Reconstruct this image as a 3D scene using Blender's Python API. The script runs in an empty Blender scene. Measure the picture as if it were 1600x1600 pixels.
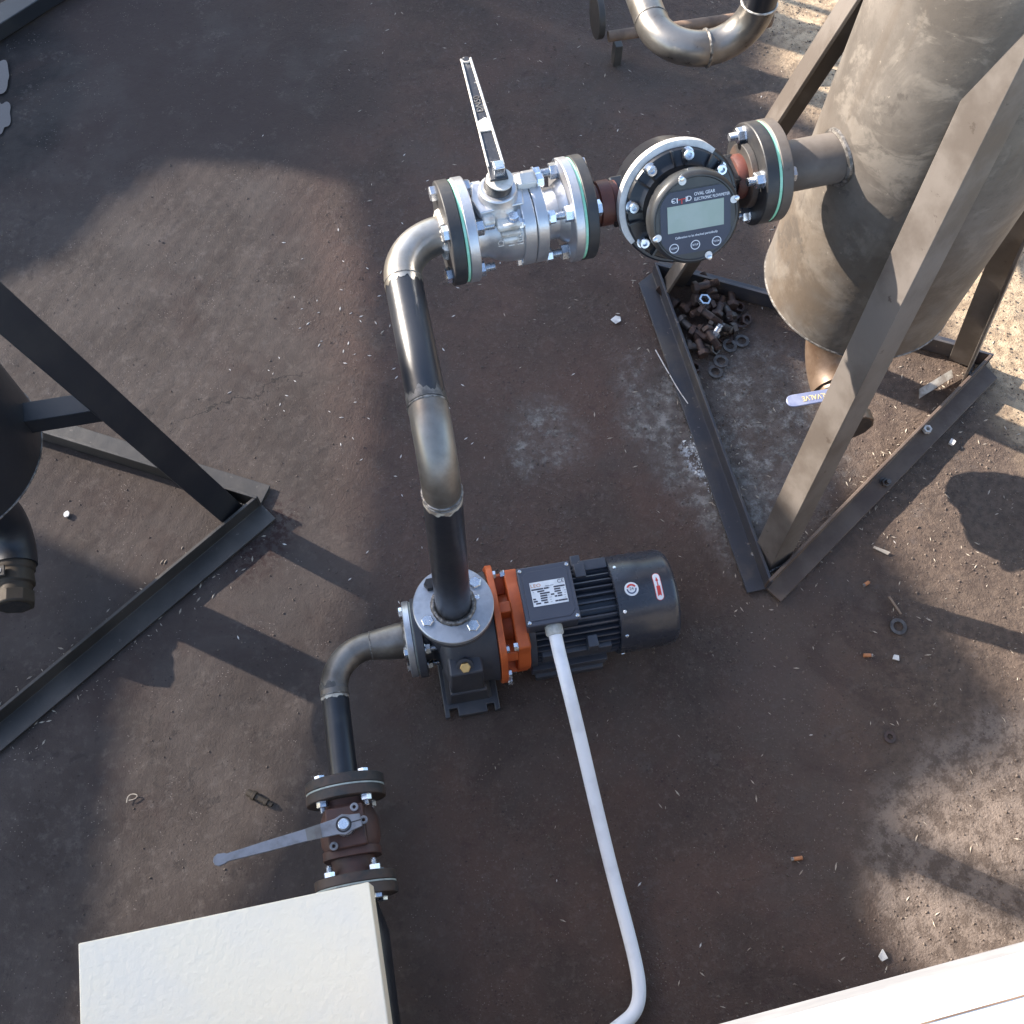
import bpy, bmesh, math, random
import numpy as np
from mathutils import Vector, Matrix, noise
random.seed(7)
sc = bpy.context.scene
COL = sc.collection
R_ = math.radians

# ------------------------------------------------------------------ camera
CAM = Vector((-0.04766, -0.57496, 1.87959))
ROWS = ((0.97958, -0.200193, 0.018605), (-0.174211, -0.891343, -0.418519), (0.100368, 0.406732, -0.908017))
F_PX = 1588.6
cam_d = bpy.data.cameras.new("camera")
cam = bpy.data.objects.new("camera", cam_d)
COL.objects.link(cam)
_r = Vector(ROWS[0]).normalized()
_b = -Vector(ROWS[2]).normalized()
_u = _b.cross(_r).normalized()
_r = _u.cross(_b)
cam.matrix_world = Matrix(((_r.x, _u.x, _b.x, CAM.x), (_r.y, _u.y, _b.y, CAM.y), (_r.z, _u.z, _b.z, CAM.z), (0, 0, 0, 1)))
cam_d.sensor_width = 36.0
cam_d.lens = F_PX / 1600 * 36.0
cam_d.clip_start = 0.02
cam_d.clip_end = 500
sc.camera = cam

# ------------------------------------------------------------------ light
SUN_AZ, SUN_EL = R_(144), R_(27)
world = bpy.data.worlds.new("World")
sc.world = world
world.use_nodes = True
wn = world.node_tree
wn.nodes.clear()
sky = wn.nodes.new("ShaderNodeTexSky")
sky.sky_type = 'NISHITA'
sky.sun_disc = False
sky.sun_elevation = SUN_EL
sky.sun_rotation = math.atan2(math.cos(SUN_AZ), math.sin(SUN_AZ))
sky.dust_density = 1.4
bg = wn.nodes.new("ShaderNodeBackground")
bg.inputs[1].default_value = 0.15
wo = wn.nodes.new("ShaderNodeOutputWorld")
wn.links.new(sky.outputs[0], bg.inputs[0])
wn.links.new(bg.outputs[0], wo.inputs[0])
sd = bpy.data.lights.new("sun", 'SUN')
sd.energy = 5.0
sd.angle = R_(0.53)
sd.color = (1.0, 0.91, 0.80)
sun = bpy.data.objects.new("sun", sd)
COL.objects.link(sun)
SDIR = Vector((math.cos(SUN_EL) * math.cos(SUN_AZ), math.cos(SUN_EL) * math.sin(SUN_AZ), math.sin(SUN_EL)))
sun.rotation_euler = SDIR.to_track_quat('Z', 'Y').to_euler()
sun.location = SDIR * 20
vs = sc.view_settings
vs.view_transform = 'Standard'
vs.look = 'None'
vs.exposure = 1.74
vs.gamma = 1.0
vs.use_curve_mapping = False
sc.render.film_transparent = False

# ------------------------------------------------------------------ materials
class NT:
    """small node-tree writer"""
    def __init__(s, name):
        s.m = bpy.data.materials.new(name)
        s.m.use_nodes = True
        s.t = s.m.node_tree
        s.t.nodes.clear()
        s.out = s.t.nodes.new("ShaderNodeOutputMaterial")
        s.bsdf = s.t.nodes.new("ShaderNodeBsdfPrincipled")
        s.t.links.new(s.bsdf.outputs[0], s.out.inputs[0])
        s.co = s.t.nodes.new("ShaderNodeTexCoord").outputs["Object"]
    def n(s, k, **kw):
        x = s.t.nodes.new(k)
        for a, b in kw.items():
            setattr(x, a, b)
        return x
    def set(s, sock, v):
        if isinstance(v, bpy.types.NodeSocket):
            s.t.links.new(v, sock)
        else:
            sock.default_value = v
    def noise(s, scale, detail=4.0, rough=0.55, vec=None, dist=0.0):
        x = s.n("ShaderNodeTexNoise")
        s.set(x.inputs["Vector"], vec or s.co)
        x.inputs["Scale"].default_value = scale
        x.inputs["Detail"].default_value = detail
        x.inputs["Roughness"].default_value = rough
        x.inputs["Distortion"].default_value = dist
        return x.outputs[0]
    def voro(s, scale, vec=None, feature='F1'):
        x = s.n("ShaderNodeTexVoronoi", feature=feature)
        s.set(x.inputs["Vector"], vec or s.co)
        x.inputs["Scale"].default_value = scale
        return x.outputs[0]
    def ramp(s, v, lo, hi, smooth=True):
        x = s.n("ShaderNodeMapRange", interpolation_type='SMOOTHSTEP' if smooth else 'LINEAR')
        s.set(x.inputs[0], v)
        x.inputs[1].default_value = lo
        x.inputs[2].default_value = hi
        return x.outputs[0]
    def mix(s, f, a, b):
        x = s.n("ShaderNodeMix", data_type='RGBA')
        s.set(x.inputs[0], f)
        s.set(x.inputs[6], a if isinstance(a, bpy.types.NodeSocket) else (*a[:3], 1))
        s.set(x.inputs[7], b if isinstance(b, bpy.types.NodeSocket) else (*b[:3], 1))
        return x.outputs[2]
    def math(s, op, a, b=0.0):
        x = s.n("ShaderNodeMath", operation=op)
        s.set(x.inputs[0], a)
        s.set(x.inputs[1], b)
        return x.outputs[0]
    def bump(s, h, strength, dist):
        x = s.n("ShaderNodeBump")
        x.inputs["Strength"].default_value = strength
        x.inputs["Distance"].default_value = dist
        s.set(x.inputs["Height"], h)
        s.t.links.new(x.outputs[0], s.bsdf.inputs["Normal"])
    def fin(s, col, rough, metal=0.0, coat=0.0, spec=0.5):
        b = s.bsdf
        s.set(b.inputs["Base Color"], col if isinstance(col, bpy.types.NodeSocket) else (*col[:3], 1))
        s.set(b.inputs["Roughness"], rough)
        s.set(b.inputs["Metallic"], metal)
        b.inputs["Coat Weight"].default_value = coat
        b.inputs["Specular IOR Level"].default_value = spec
        return s.m

def mk(name, c, rough, metal=0.0, c2=None, scale=25.0, lo=0.4, hi=0.65, c3=None, s3=90.0, t3=0.62, bump=0.0, bscale=200.0, bdist=0.001,
       rvar=0.08, coat=0.0, spec=0.5):
    """worn paint / metal: base colour, a second colour in soft blotches, a third in small chips, grain relief"""
    t = NT(name)
    col = (*c, 1)
    nz = t.noise(scale, 5, 0.6)
    if c2:
        col = t.mix(t.ramp(nz, lo, hi), c, c2)
    if c3:
        n3 = t.noise(s3, 6, 0.7)
        base = col if c2 else c
        col = t.mix(t.ramp(n3, t3, t3 + 0.05), base, c3)
    r = t.math('ADD', t.math('MULTIPLY', t.noise(scale * 2.3, 4), rvar * 2), rough - rvar)
    if bump:
        t.bump(t.noise(bscale, 4, 0.6), bump, bdist)
    return t.fin(col, r, metal, coat, spec)

M = {}
M['black_pipe'] = mk('black_pipe_paint', (.016, .017, .021), .34, 0, (.03, .03, .032), 18, .5, .75, (.16, .15, .14), 45, .70, .15, 150, rvar=.1)
M['bare_steel'] = mk('bare_steel', (.26, .235, .205), .42, .7, (.14, .118, .098), 10, .38, .64, (.36, .33, .29), 45, .66, .2, 160, rvar=.12)
M['heat_steel'] = mk('heated_steel', (.42, .40, .37), .34, .85, (.27, .24, .20), 12, .4, .7, (.12, .10, .09), 60, .68, .15, 160, rvar=.12)
M['machined'] = mk('machined_steel', (.52, .53, .55), .42, .85, (.36, .36, .38), 22, .4, .7, (.25, .23, .21), 90, .68, .1, 250, rvar=.12)
M['weld'] = mk('weld_bead', (.26, .24, .22), .45, .7, (.11, .10, .09), 120, .4, .6, None, bump=.5, bscale=300)
M['weld_bright'] = mk('bright_weld', (.62, .60, .56), .5, .3, (.35, .32, .28), 90, .4, .6, bump=.5, bscale=260)
M['black_flange'] = mk('black_flange_paint', (.022, .022, .024), .5, 0, (.04, .037, .035), 40, .45, .7, (.10, .09, .08), 110, .72, .25, 260)
M['rusty_flange'] = mk('rusty_flange', (.035, .032, .03), .62, 0, (.07, .045, .034), 25, .42, .6, (.11, .06, .04), 90, .7, .3, 220)
M['gasket'] = mk('green_gasket', (.24, .58, .38), .5, 0, (.36, .66, .50), 60, .4, .7)
M['pale_gasket'] = mk('pale_gasket', (.42, .45, .40), .6, 0, (.28, .30, .27), 60, .4, .7)
M['zinc'] = mk('zinc_plate', (.66, .69, .73), .27, .92, (.50, .52, .56), 60, .4, .7, rvar=.08)
M['dark_bolt'] = mk('black_oxide', (.035, .032, .032), .45, .5, (.06, .05, .045), 80)
M['silver'] = mk('silver_valve', (.56, .56, .57), .36, .8, (.42, .42, .44), 20, .4, .7, (.26, .25, .24), 70, .7, .35, 320, .0008, rvar=.1)
M['pale_worn'] = mk('worn_white_metal', (.66, .63, .58), .5, .2, (.42, .38, .33), 50, .45, .65, (.2, .15, .11), 120, .68, .4, 240)
M['lever_black'] = mk('lever_paint', (.030, .030, .034), .38, .1, (.12, .115, .11), 45, .50, .72, (.42, .39, .35), 110, .62, .3, 220)
M['red_brown'] = mk('red_brown_primer', (.105, .030, .020), .5, 0, (.065, .022, .017), 35, .4, .65, (.2, .1, .07), 110, .72, .2, 200)
M['anthracite'] = mk('anthracite_casting', (.040, .042, .051), .46, 0, (.060, .060, .066), 14, .4, .7, (.12, .10, .088), 90, .67, .35, 420, .0006)
M['frame_grey'] = mk('motor_paint', (.040, .045, .060), .42, 0, (.054, .058, .072), 24, .4, .7, (.12, .105, .092), 85, .66, .3, 420, .0006)
M['cowl'] = mk('cowl_paint', (.028, .032, .043), .27, 0, (.042, .044, .054), 16, .45, .7, (.10, .092, .084), 55, .69, rvar=.09)
M['orange'] = mk('orange_casting', (.54, .112, .026), .5, 0, (.42, .080, .020), 26, .4, .7, (.2, .045, .02), 110, .72, .35, 420, .0006)
M['brass'] = mk('brass', (.55, .38, .16), .35, .9, (.40, .26, .11), 60)
M['dull_brass'] = mk('dull_brass', (.055, .040, .027), .62, .3, (.045, .034, .024), 40, .4, .65)
M['label_white'] = mk('label_white', (.68, .70, .72), .45, 0, (.6, .62, .64), 60)
M['ink'] = mk('label_ink', (.045, .045, .06), .5)
M['ink_red'] = mk('label_red', (.52, .04, .03), .45)
M['ink_blue'] = mk('label_blue', (.04, .06, .13), .45)
M['ink_orange'] = mk('label_orange', (.5, .2, .06), .5)
M['print_white'] = mk('print_white', (.72, .73, .76), .5)
M['meter_black'] = mk('meter_black', (.011, .012, .015), .30, 0, (.017, .017, .02), 40, .4, .7, None, bump=.1, bscale=300)
M['bezel'] = mk('bezel_black', (.022, .022, .023), .36, 0, (.03, .03, .03), 50)
M['meter_ring'] = mk('cast_aluminium', (.66, .64, .61), .5, .25, (.5, .49, .47), 40)
M['meter_panel'] = mk('meter_panel_navy', (.014, .018, .042), .33, 0, (.018, .022, .048), 30)
M['lcd'] = mk('display_glass', (.25, .30, .25), .22, 0, (.29, .33, .29), 12)
M['lid_grey'] = mk('lid_paint', (.052, .057, .078), .48, 0, (.058, .063, .084), 20, bump=.1, bscale=600, bdist=.0003)
M['tank'] = None
M['leg'] = mk('leg_paint', (.132, .114, .100), .55, 0, (.082, .067, .056), 7, .4, .62, (.055, .042, .034), 34, .64, .25, 120, rvar=.1)
M['rail_dark'] = mk('dark_rail_paint', (.034, .034, .042), .5, 0, (.070, .060, .054), 9, .46, .66, (.15, .125, .105), 60, .63, .3, 140)
M['rail_dusty'] = mk('dusty_rail_paint', (.085, .057, .043), .7, 0, (.125, .09, .068), 14, .4, .65, (.15, .12, .09), 90, .66, .35, 160)
M['stand_black'] = mk('stand_black', (.016, .017, .021), .42, 0, (.028, .027, .028), 8, .45, .7, (.05, .045, .04), 50, .7, .2, 140)
M['rail_left'] = mk('left_rail_paint', (.038, .033, .029), .5, 0, (.066, .056, .048), 7, .42, .62, (.13, .11, .095), 50, .64, .25, 140)
M['outlet'] = mk('outlet_rust', (.15, .105, .075), .45, .35, (.09, .055, .035), 22, .4, .65, (.22, .12, .06), 60, .66, .25, 160)
M['white_box'] = None
M['conduit'] = mk('white_conduit', (.82, .83, .86), .4, 0, (.68, .69, .72), 14, .45, .7, (.34, .28, .24), 60, .70)
M['gland'] = mk('gland_grey', (.50, .50, .47), .5, 0, (.36, .36, .33), 60)
M['lever_grey'] = mk('lever_grey', (.25, .25, .27), .5, .3, (.18, .175, .18), 40, .4, .7, (.12, .10, .09), 90, .7, .15, 200)
M['lever_clean'] = mk('lever_bare', (.20, .185, .165), .45, .45, (.15, .13, .115), 40)
M['rusty_valve'] = mk('rusty_valve', (.088, .040, .030), .62, 0, (.056, .031, .025), 22, .4, .65, (.10, .05, .034), 70, .68, .35, 200)
M['blue_lever'] = mk('blue_lever', (.20, .23, .38), .38, .2, (.27, .30, .43), 40, .4, .7)
M['gold_text'] = mk('gold_text', (.72, .58, .30), .4, .2)
M['rust_bolt'] = mk('rusty_bolt', (.070, .042, .034), .6, .25, (.045, .032, .028), 60, .4, .65, (.12, .07, .05), 120, .68, .35, 260)
M['dull_bolt'] = mk('dull_bolt', (.115, .10, .092), .5, .55, (.07, .058, .052), 60, .4, .65)
M['butt'] = mk('cigarette_paper', (.42, .17, .07), .7, 0, (.3, .12, .05), 200)
M['ash'] = mk('burnt_end', (.30, .27, .25), .8, 0, (.08, .07, .07), 300)
M['paper'] = mk('paper_scrap', (.62, .60, .58), .8, 0, (.45, .43, .41), 80)
M['straw'] = mk('straw', (.42, .36, .29), .75, 0, (.28, .22, .17), 60)
M['husk'] = mk('white_husk', (.62, .58, .55), .7, 0, (.45, .40, .36), 90)
M['powder'] = mk('white_powder', (.62, .62, .62), .9, 0, (.45, .44, .43), 60)
M['clod'] = mk('dirt_clod', (.085, .062, .050), .9, 0, (.13, .10, .08), 9, .4, .6)
M['rust_rod'] = mk('rusty_rod', (.20, .125, .08), .7, 0, (.12, .075, .05), 30, .4, .65, None, bump=.3, bscale=200)
M['wall_white'] = mk('white_ledge', (.80, .79, .76), .6, 0, (.74, .73, .70), 5, .4, .7, None, bump=.15, bscale=120)
M['ledge_shade'] = mk('shaded_ledge_face', (.30, .30, .31), .7, 0, (.24, .24, .25), 8)  # shade of the white ledge's front face, put into a grey colour
M['sheet'] = mk('grey_sheet', (.22, .22, .22), .55, .3, (.16, .14, .12), 3, .45, .7)
M['block_wall'] = mk('wall_render', (.36, .32, .27), .85, 0, (.28, .25, .21), 2.5, .4, .7, None, bump=.4, bscale=30, bdist=.01)
M['offcut'] = mk('galvanised_offcut', (.42, .40, .36), .45, .5, (.25, .22, .19), 60)

def tank_mat():
    t = NT('tank_paint')
    big = t.noise(5.5, 6, .65)
    fine = t.noise(38, 6, .7)
    c = t.mix(t.ramp(big, .38, .66), (.142, .124, .107), (.086, .074, .063))
    c = t.mix(t.math('MULTIPLY', t.ramp(t.noise(7, 6, .7, dist=.8), .52, .60), .6), c, (.205, .180, .152))
    c = t.mix(t.math('MULTIPLY', t.ramp(fine, .55, .7), .5), c, (.075, .066, .058))
    # brown soot toward the foot of the shell and in runs
    sep = t.n("ShaderNodeSeparateXYZ")
    t.set(sep.inputs[0], t.co)
    run = t.math('MULTIPLY', t.ramp(sep.outputs[2], .95, .42), t.ramp(t.noise(11, 5, .6), .36, .62))
    c = t.mix(t.math('MULTIPLY', run, .7), c, (.115, .085, .06))
    c = t.mix(t.math('MULTIPLY', t.ramp(t.noise(16, 6, .72, dist=.8), .57, .66), .65), c, (.070, .060, .052))
    c = t.mix(t.math('MULTIPLY', t.ramp(t.noise(120, 4, .7), .66, .74), .7), c, (.30, .26, .21))
    st = t.n("ShaderNodeMapping")
    t.set(st.inputs[0], t.co)
    st.inputs[3].default_value = (26, 26, 2.2)
    c = t.mix(t.math('MULTIPLY', t.ramp(t.noise(1.0, 5, .6, vec=st.outputs[0]), .55, .68), .4), c, (.10, .078, .060))
    t.bump(t.noise(70, 5, .6), .3, .002)
    return t.fin(c, t.math('ADD', t.math('MULTIPLY', fine, .25), .42), .05)
M['tank'] = tank_mat()

def box_mat():
    t = NT('box_white_paint')
    peel = t.noise(120, 3, .55)
    c = t.mix(t.ramp(t.noise(9, 3), .4, .7), (.81, .70, .525), (.77, .68, .54))
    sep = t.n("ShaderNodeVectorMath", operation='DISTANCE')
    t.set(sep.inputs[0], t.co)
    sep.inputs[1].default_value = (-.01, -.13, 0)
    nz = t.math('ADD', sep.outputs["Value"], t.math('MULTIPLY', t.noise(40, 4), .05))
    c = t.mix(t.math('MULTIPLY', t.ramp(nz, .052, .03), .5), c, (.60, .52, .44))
    t.bump(peel, .75, .0015)
    return t.fin(c, .42)
M['white_box'] = box_mat()

def ground_mat():
    t = NT('ground_earth')
    co = t.co
    warp = t.noise(3.2, 5, .6)
    warp2 = t.noise(11, 5, .65)
    fine = t.noise(70, 6, .7)
    gr = t.noise(260, 4, .7)
    sep = t.n("ShaderNodeSeparateXYZ")
    t.set(sep.inputs[0], co)
    X, Y = sep.outputs[0], sep.outputs[1]
    wob = t.math('ADD', t.math('MULTIPLY', t.math('SUBTRACT', warp, .5), .55), t.math('MULTIPLY', t.math('SUBTRACT', warp2, .5), .22))
    def blob(cx, cy, rx, ry, ang, soft=.5, w=1.0):
        m = t.n("ShaderNodeMapping", vector_type='TEXTURE')
        t.set(m.inputs[0], co)
        m.inputs[1].default_value = (cx, cy, 0)
        m.inputs[2].default_value = (0, 0, R_(ang))
        m.inputs[3].default_value = (rx, ry, 50)
        l = t.n("ShaderNodeVectorMath", operation='LENGTH')
        t.set(l.inputs[0], m.outputs[0])
        d = t.math('ADD', l.outputs["Value"], t.math('MULTIPLY', wob, w * 1.6))
        return t.ramp(d, 1.0 + soft / 2, 1.0 - soft / 2)
    # oily dark earth
    c = t.mix(t.ramp(warp, .35, .65), (.090, .053, .041), (.060, .040, .032))
    c = t.mix(t.math('MULTIPLY', t.ramp(fine, .50, .72), .6), c, (.130, .098, .085))
    c = t.mix(t.math('MULTIPLY', t.ramp(t.noise(24, 5, .65), .55, .7), .5), c, (.055, .030, .027))
    c = t.mix(t.math('MULTIPLY', t.ramp(gr, .58, .70), .5), c, (.19, .155, .135))
    c = t.mix(t.math('MULTIPLY', t.ramp(gr, .42, .30), .55), c, (.022, .016, .014))
    # cement slab showing on the left
    slab = t.mix(t.ramp(t.noise(6, 5, .6), .38, .64), (.066, .0505, .0430), (.044, .0320, .0268))
    slab = t.mix(t.math('MULTIPLY', t.ramp(t.noise(55, 5, .7), .5, .7), .55), slab, (.102, .083, .072))
    slab = t.mix(t.math('MULTIPLY', t.ramp(t.noise(30, 4, .6, dist=.4), .60, .68), .55), slab, (.026, .020, .018))
    slab = t.mix(t.math('MULTIPLY', t.ramp(t.noise(2.6, 6, .7, dist=.4), .50, .66), .6), slab, (.034, .026, .023))
    f = t.ramp(t.math('ADD', X, t.math('MULTIPLY', wob, .55)), -.06, -.26)
    slab = t.mix(t.math('MULTIPLY', t.ramp(t.noise(1.7, 4, .6), .42, .62), .45), slab, (.060, .042, .036))
    ln = t.math('SUBTRACT', Y, t.math('ADD', t.math('MULTIPLY', X, .19), .712))
    ln = t.math('ABSOLUTE', t.math('ADD', ln, t.math('MULTIPLY', t.math('SUBTRACT', t.noise(8, 5, .7), .5), .16)))
    lm = t.math('MULTIPLY', t.ramp(ln, .0030, .0012), t.math('MULTIPLY', t.ramp(X, -.52, -.44), t.ramp(X, -.16, -.26)))
    slab = t.mix(t.math('MULTIPLY', lm, .8), slab, (.014, .011, .010))
    c = t.mix(f, c, slab)
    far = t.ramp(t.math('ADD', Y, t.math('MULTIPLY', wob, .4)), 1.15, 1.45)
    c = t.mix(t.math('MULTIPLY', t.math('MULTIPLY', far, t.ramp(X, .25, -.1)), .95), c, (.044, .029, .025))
    # dry sandy dirt on the right and beyond the tank
    sand = t.mix(t.ramp(fine, .35, .65), (.112, .080, .060), (.064, .045, .035))
    d1 = t.math('ADD', t.math('ADD', X, t.math('MULTIPLY', Y, -.10)), t.math('MULTIPLY', wob, .45))
    c = t.mix(t.math('MULTIPLY', t.ramp(d1, .48, 1.0), .9), c, sand)
    bright = t.mix(t.ramp(t.noise(34, 6, .7), .4, .62), (.46, .345, .225), (.27, .195, .125))
    d2 = t.math('ADD', t.math('ADD', X, t.math('MULTIPLY', Y, .12)), t.math('MULTIPLY', wob, .3))
    c = t.mix(t.ramp(d2, 1.22, 1.36), c, bright)
    c = t.mix(t.math('MULTIPLY', blob(-.82, 1.62, .15, .27, -10, .5, .8), .9), c, (.012, .010, .010))
    # broad mottling: grey trodden dust and red-brown damp
    c = t.mix(t.math('MULTIPLY', t.ramp(t.noise(2.3, 5, .65), .50, .62), .40), c, (.072, .058, .051))
    c = t.mix(t.math('MULTIPLY', t.ramp(t.noise(3.7, 6, .7, dist=.6), .53, .66), .5), c, (.040, .024, .020))
    c = t.mix(t.math('MULTIPLY', t.math('MULTIPLY', t.ramp(t.noise(13, 5, .7), .56, .66), t.ramp(t.noise(90, 4, .7), .42, .6)), .45), c, (.105, .084, .074))
    # grit: pale specks and dark pits of mixed size
    for sc_, th_, nz_, col_, k_ in ((150, .17, 14, (.24, .20, .175), .75), (75, .10, 9, (.20, .165, .145), .7), (110, .20, 11, (.020, .014, .012), .7), (48, .16, 6, (.022, .015, .013), .6)):
        v_ = t.math('ADD', t.voro(sc_), t.math('MULTIPLY', t.ramp(t.noise(nz_, 4, .6), .60, .42), .5))
        c = t.mix(t.math('MULTIPLY', t.ramp(v_, th_, th_ * .55), k_), c, col_)
    # pale cement spills
    pale = t.mix(t.ramp(t.noise(45, 6, .7), .36, .62), (.26, .24, .22), (.11, .098, .088))
    br = t.math('MULTIPLY', t.ramp(t.noise(26, 6, .75), .46, .58), t.ramp(t.noise(120, 5, .7), .38, .56))
    for a in ((.545, .36, .075, .22, 12, 1.0, .9), (.70, .36, .17, .22, 10, 1.0, .9), (.64, .16, .09, .14, 0, 1.0, .8), (.275, .43, .055, .075, 20, 1.3, 1.2), (.205, .385, .022, .05, 10, 1.2, .9), (.50, .43, .06, .05, 0, 1.3, 1.1)):
        k = 1.0 if a[0] > .4 else .85
        c = t.mix(t.math('MULTIPLY', t.math('MULTIPLY', blob(*a), t.math('ADD', t.math('MULTIPLY', br, .75), .25)), k), c, pale)
    white = blob(.575, .285, .022, .075, 22, .7, .5)
    c = t.mix(t.math('MULTIPLY', white, br), c, (.50, .52, .55))
    lit_crust = t.mix(t.ramp(t.noise(30, 6, .8), .44, .58), (.185, .146, .122), (.092, .069, .056))  # pale crust, lightened further to read as a sunlit patch
    c = t.mix(t.math('MULTIPLY', blob(.88, -.54, .27, .21, 25, .35, .9), .85), c, lit_crust)
    # reddish damp stains by the left stand's corner
    c = t.mix(t.math('MULTIPLY', blob(-.34, .30, .05, .10, -40, .8, .7), t.ramp(t.noise(80, 5, .7), .42, .6)), c, (.030, .014, .012))
    h = t.math('ADD', t.math('MULTIPLY', fine, .6), t.math('MULTIPLY', gr, .4))
    h = t.math('MULTIPLY', h, t.math('SUBTRACT', 1.0, t.math('MULTIPLY', f, .6)))
    t.bump(h, .85, .008)
    return t.fin(c, t.math('ADD', t.math('MULTIPLY', fine, .2), .72), 0, 0, .35)
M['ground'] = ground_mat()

def water_mat():
    t = NT('puddle_water')
    return t.fin((.02, .022, .026), .04, 0, 0, .6)
M['water'] = water_mat()

# ------------------------------------------------------------------ mesh helpers
def frame(ax):
    ax = Vector(ax).normalized()
    a = Vector((0, 0, 1)) if abs(ax.z) < .9 else Vector((1, 0, 0))
    x = a.cross(ax).normalized()
    return x, ax.cross(x).normalized(), ax

class MB:
    def __init__(s):
        s.v = []
        s.f = []
    def add(s, vs_, fs):
        o = len(s.v)
        s.v += [tuple(x) for x in vs_]
        s.f += [tuple(i + o for i in q) for q in fs]
        return s
    def lathe(s, prof, p0, ax, n=32, cap=True, phase=0.0):
        """prof: (distance along axis, radius)"""
        x, y, z = frame(ax)
        p0 = Vector(p0)
        V, Fc = [], []
        for d, r in prof:
            for k in range(n):
                a = 2 * math.pi * k / n + phase
                V.append(p0 + z * d + x * (r * math.cos(a)) + y * (r * math.sin(a)))
        for i in range(len(prof) - 1):
            for k in range(n):
                k2 = (k + 1) % n
                Fc.append((i * n + k, i * n + k2, (i + 1) * n + k2, (i + 1) * n + k))
        if cap:
            Fc.append(tuple(range(n - 1, -1, -1)))
            e = (len(prof) - 1) * n
            Fc.append(tuple(e + k for k in range(n)))
        return s.add(V, Fc)
    def cyl(s, p0, p1, r0, r1=None, n=28, phase=0.0):
        p0, p1 = Vector(p0), Vector(p1)
        d = p1 - p0
        return s.lathe([(0, r0), (d.length, r0 if r1 is None else r1)], p0, d, n, True, phase)
    def disc(s, p0, ax, r, h, n=48, ch=.0012):
        return s.lathe([(0, r - ch), (ch, r), (h - ch, r), (h, r - ch)], p0, ax, n)
    def ring(s, p0, ax, ro, ri, h, n=48):
        x, y, z = frame(ax)
        p0 = Vector(p0)
        V = []
        for d, r in ((0, ri), (0, ro), (h, ro), (h, ri)):
            for k in range(n):
                a = 2 * math.pi * k / n
                V.append(p0 + z * d + x * (r * math.cos(a)) + y * (r * math.sin(a)))
        Fc = []
        for i in range(4):
            j = (i + 1) % 4
            for k in range(n):
                k2 = (k + 1) % n
                Fc.append((i * n + k, i * n + k2, j * n + k2, j * n + k))
        return s.add(V, Fc)
    def hex(s, p0, ax, af, h, phase=0.0):
        r = af / math.sqrt(3)
        c = af * .06
        return s.lathe([(0, r), (h - c, r), (h, r - c * 1.2)], p0, ax, 6, True, phase)
    def torus(s, p0, ax, R, r, n=48, m=10, jit=0.0, a0=0.0, a1=2 * math.pi):
        x, y, z = frame(ax)
        p0 = Vector(p0)
        V, Fc = [], []
        full = abs(a1 - a0 - 2 * math.pi) < 1e-6
        N = n if full else n + 1
        for k in range(N):
            a = a0 + (a1 - a0) * k / n
            c = x * math.cos(a) + y * math.sin(a)
            rr = r * (1 + jit * (random.random() - .5) * 2)
            for q in range(m):
                b = 2 * math.pi * q / m
                V.append(p0 + c * (R + rr * math.cos(b)) + z * (rr * math.sin(b)))
        for k in range(n if full else N - 1):
            k2 = (k + 1) % N
            for q in range(m):
                q2 = (q + 1) % m
                Fc.append((k * m + q, k2 * m + q, k2 * m + q2, k * m + q2))
        return s.add(V, Fc)
    def tube(s, path, r, n=24, cap=True):
        P = [Vector(p) for p in path]
        rs = r if isinstance(r, (list, tuple)) else [r] * len(P)
        T = []
        for i in range(len(P)):
            a = P[max(0, i - 1)]
            b = P[min(len(P) - 1, i + 1)]
            T.append((b - a).normalized())
        x, y, _ = frame(T[0])
        V, Fc = [], []
        for i, p in enumerate(P):
            if i:
                q = T[i - 1].rotation_difference(T[i])
                x = q @ x
                y = q @ y
            for k in range(n):
                a = 2 * math.pi * k / n
                V.append(p + x * (rs[i] * math.cos(a)) + y * (rs[i] * math.sin(a)))
        for i in range(len(P) - 1):
            for k in range(n):
                k2 = (k + 1) % n
                Fc.append((i * n + k, i * n + k2, (i + 1) * n + k2, (i + 1) * n + k))
        if cap:
            Fc.append(tuple(range(n - 1, -1, -1)))
            e = (len(P) - 1) * n
            Fc.append(tuple(e + k for k in range(n)))
        return s.add(V, Fc)
    def box(s, c, d, rot=None):
        c = Vector(c)
        V = []
        for sx in (-.5, .5):
            for sy in (-.5, .5):
                for sz in (-.5, .5):
                    q = Vector((sx * d[0], sy * d[1], sz * d[2]))
                    if rot is not None:
                        q = rot @ q
                    V.append(c + q)
        return s.add(V, [(0, 1, 3, 2), (4, 6, 7, 5), (0, 4, 5, 1), (2, 3, 7, 6), (0, 2, 6, 4), (1, 5, 7, 3)])
    def prism(s, poly, o, ex, ey, ez, h0, h1):
        """2-D polygon (ccw) in the plane (ex, ey) at o, extruded along ez from h0 to h1"""
        o, ex, ey, ez = Vector(o), Vector(ex), Vector(ey), Vector(ez)
        n = len(poly)
        V = [o + ex * a + ey * b + ez * h0 for a, b in poly] + [o + ex * a + ey * b + ez * h1 for a, b in poly]
        Fc = [tuple(range(n - 1, -1, -1)), tuple(range(n, 2 * n))]
        for k in range(n):
            k2 = (k + 1) % n
            Fc.append((k, k2, n + k2, n + k))
        return s.add(V, Fc)
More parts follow.
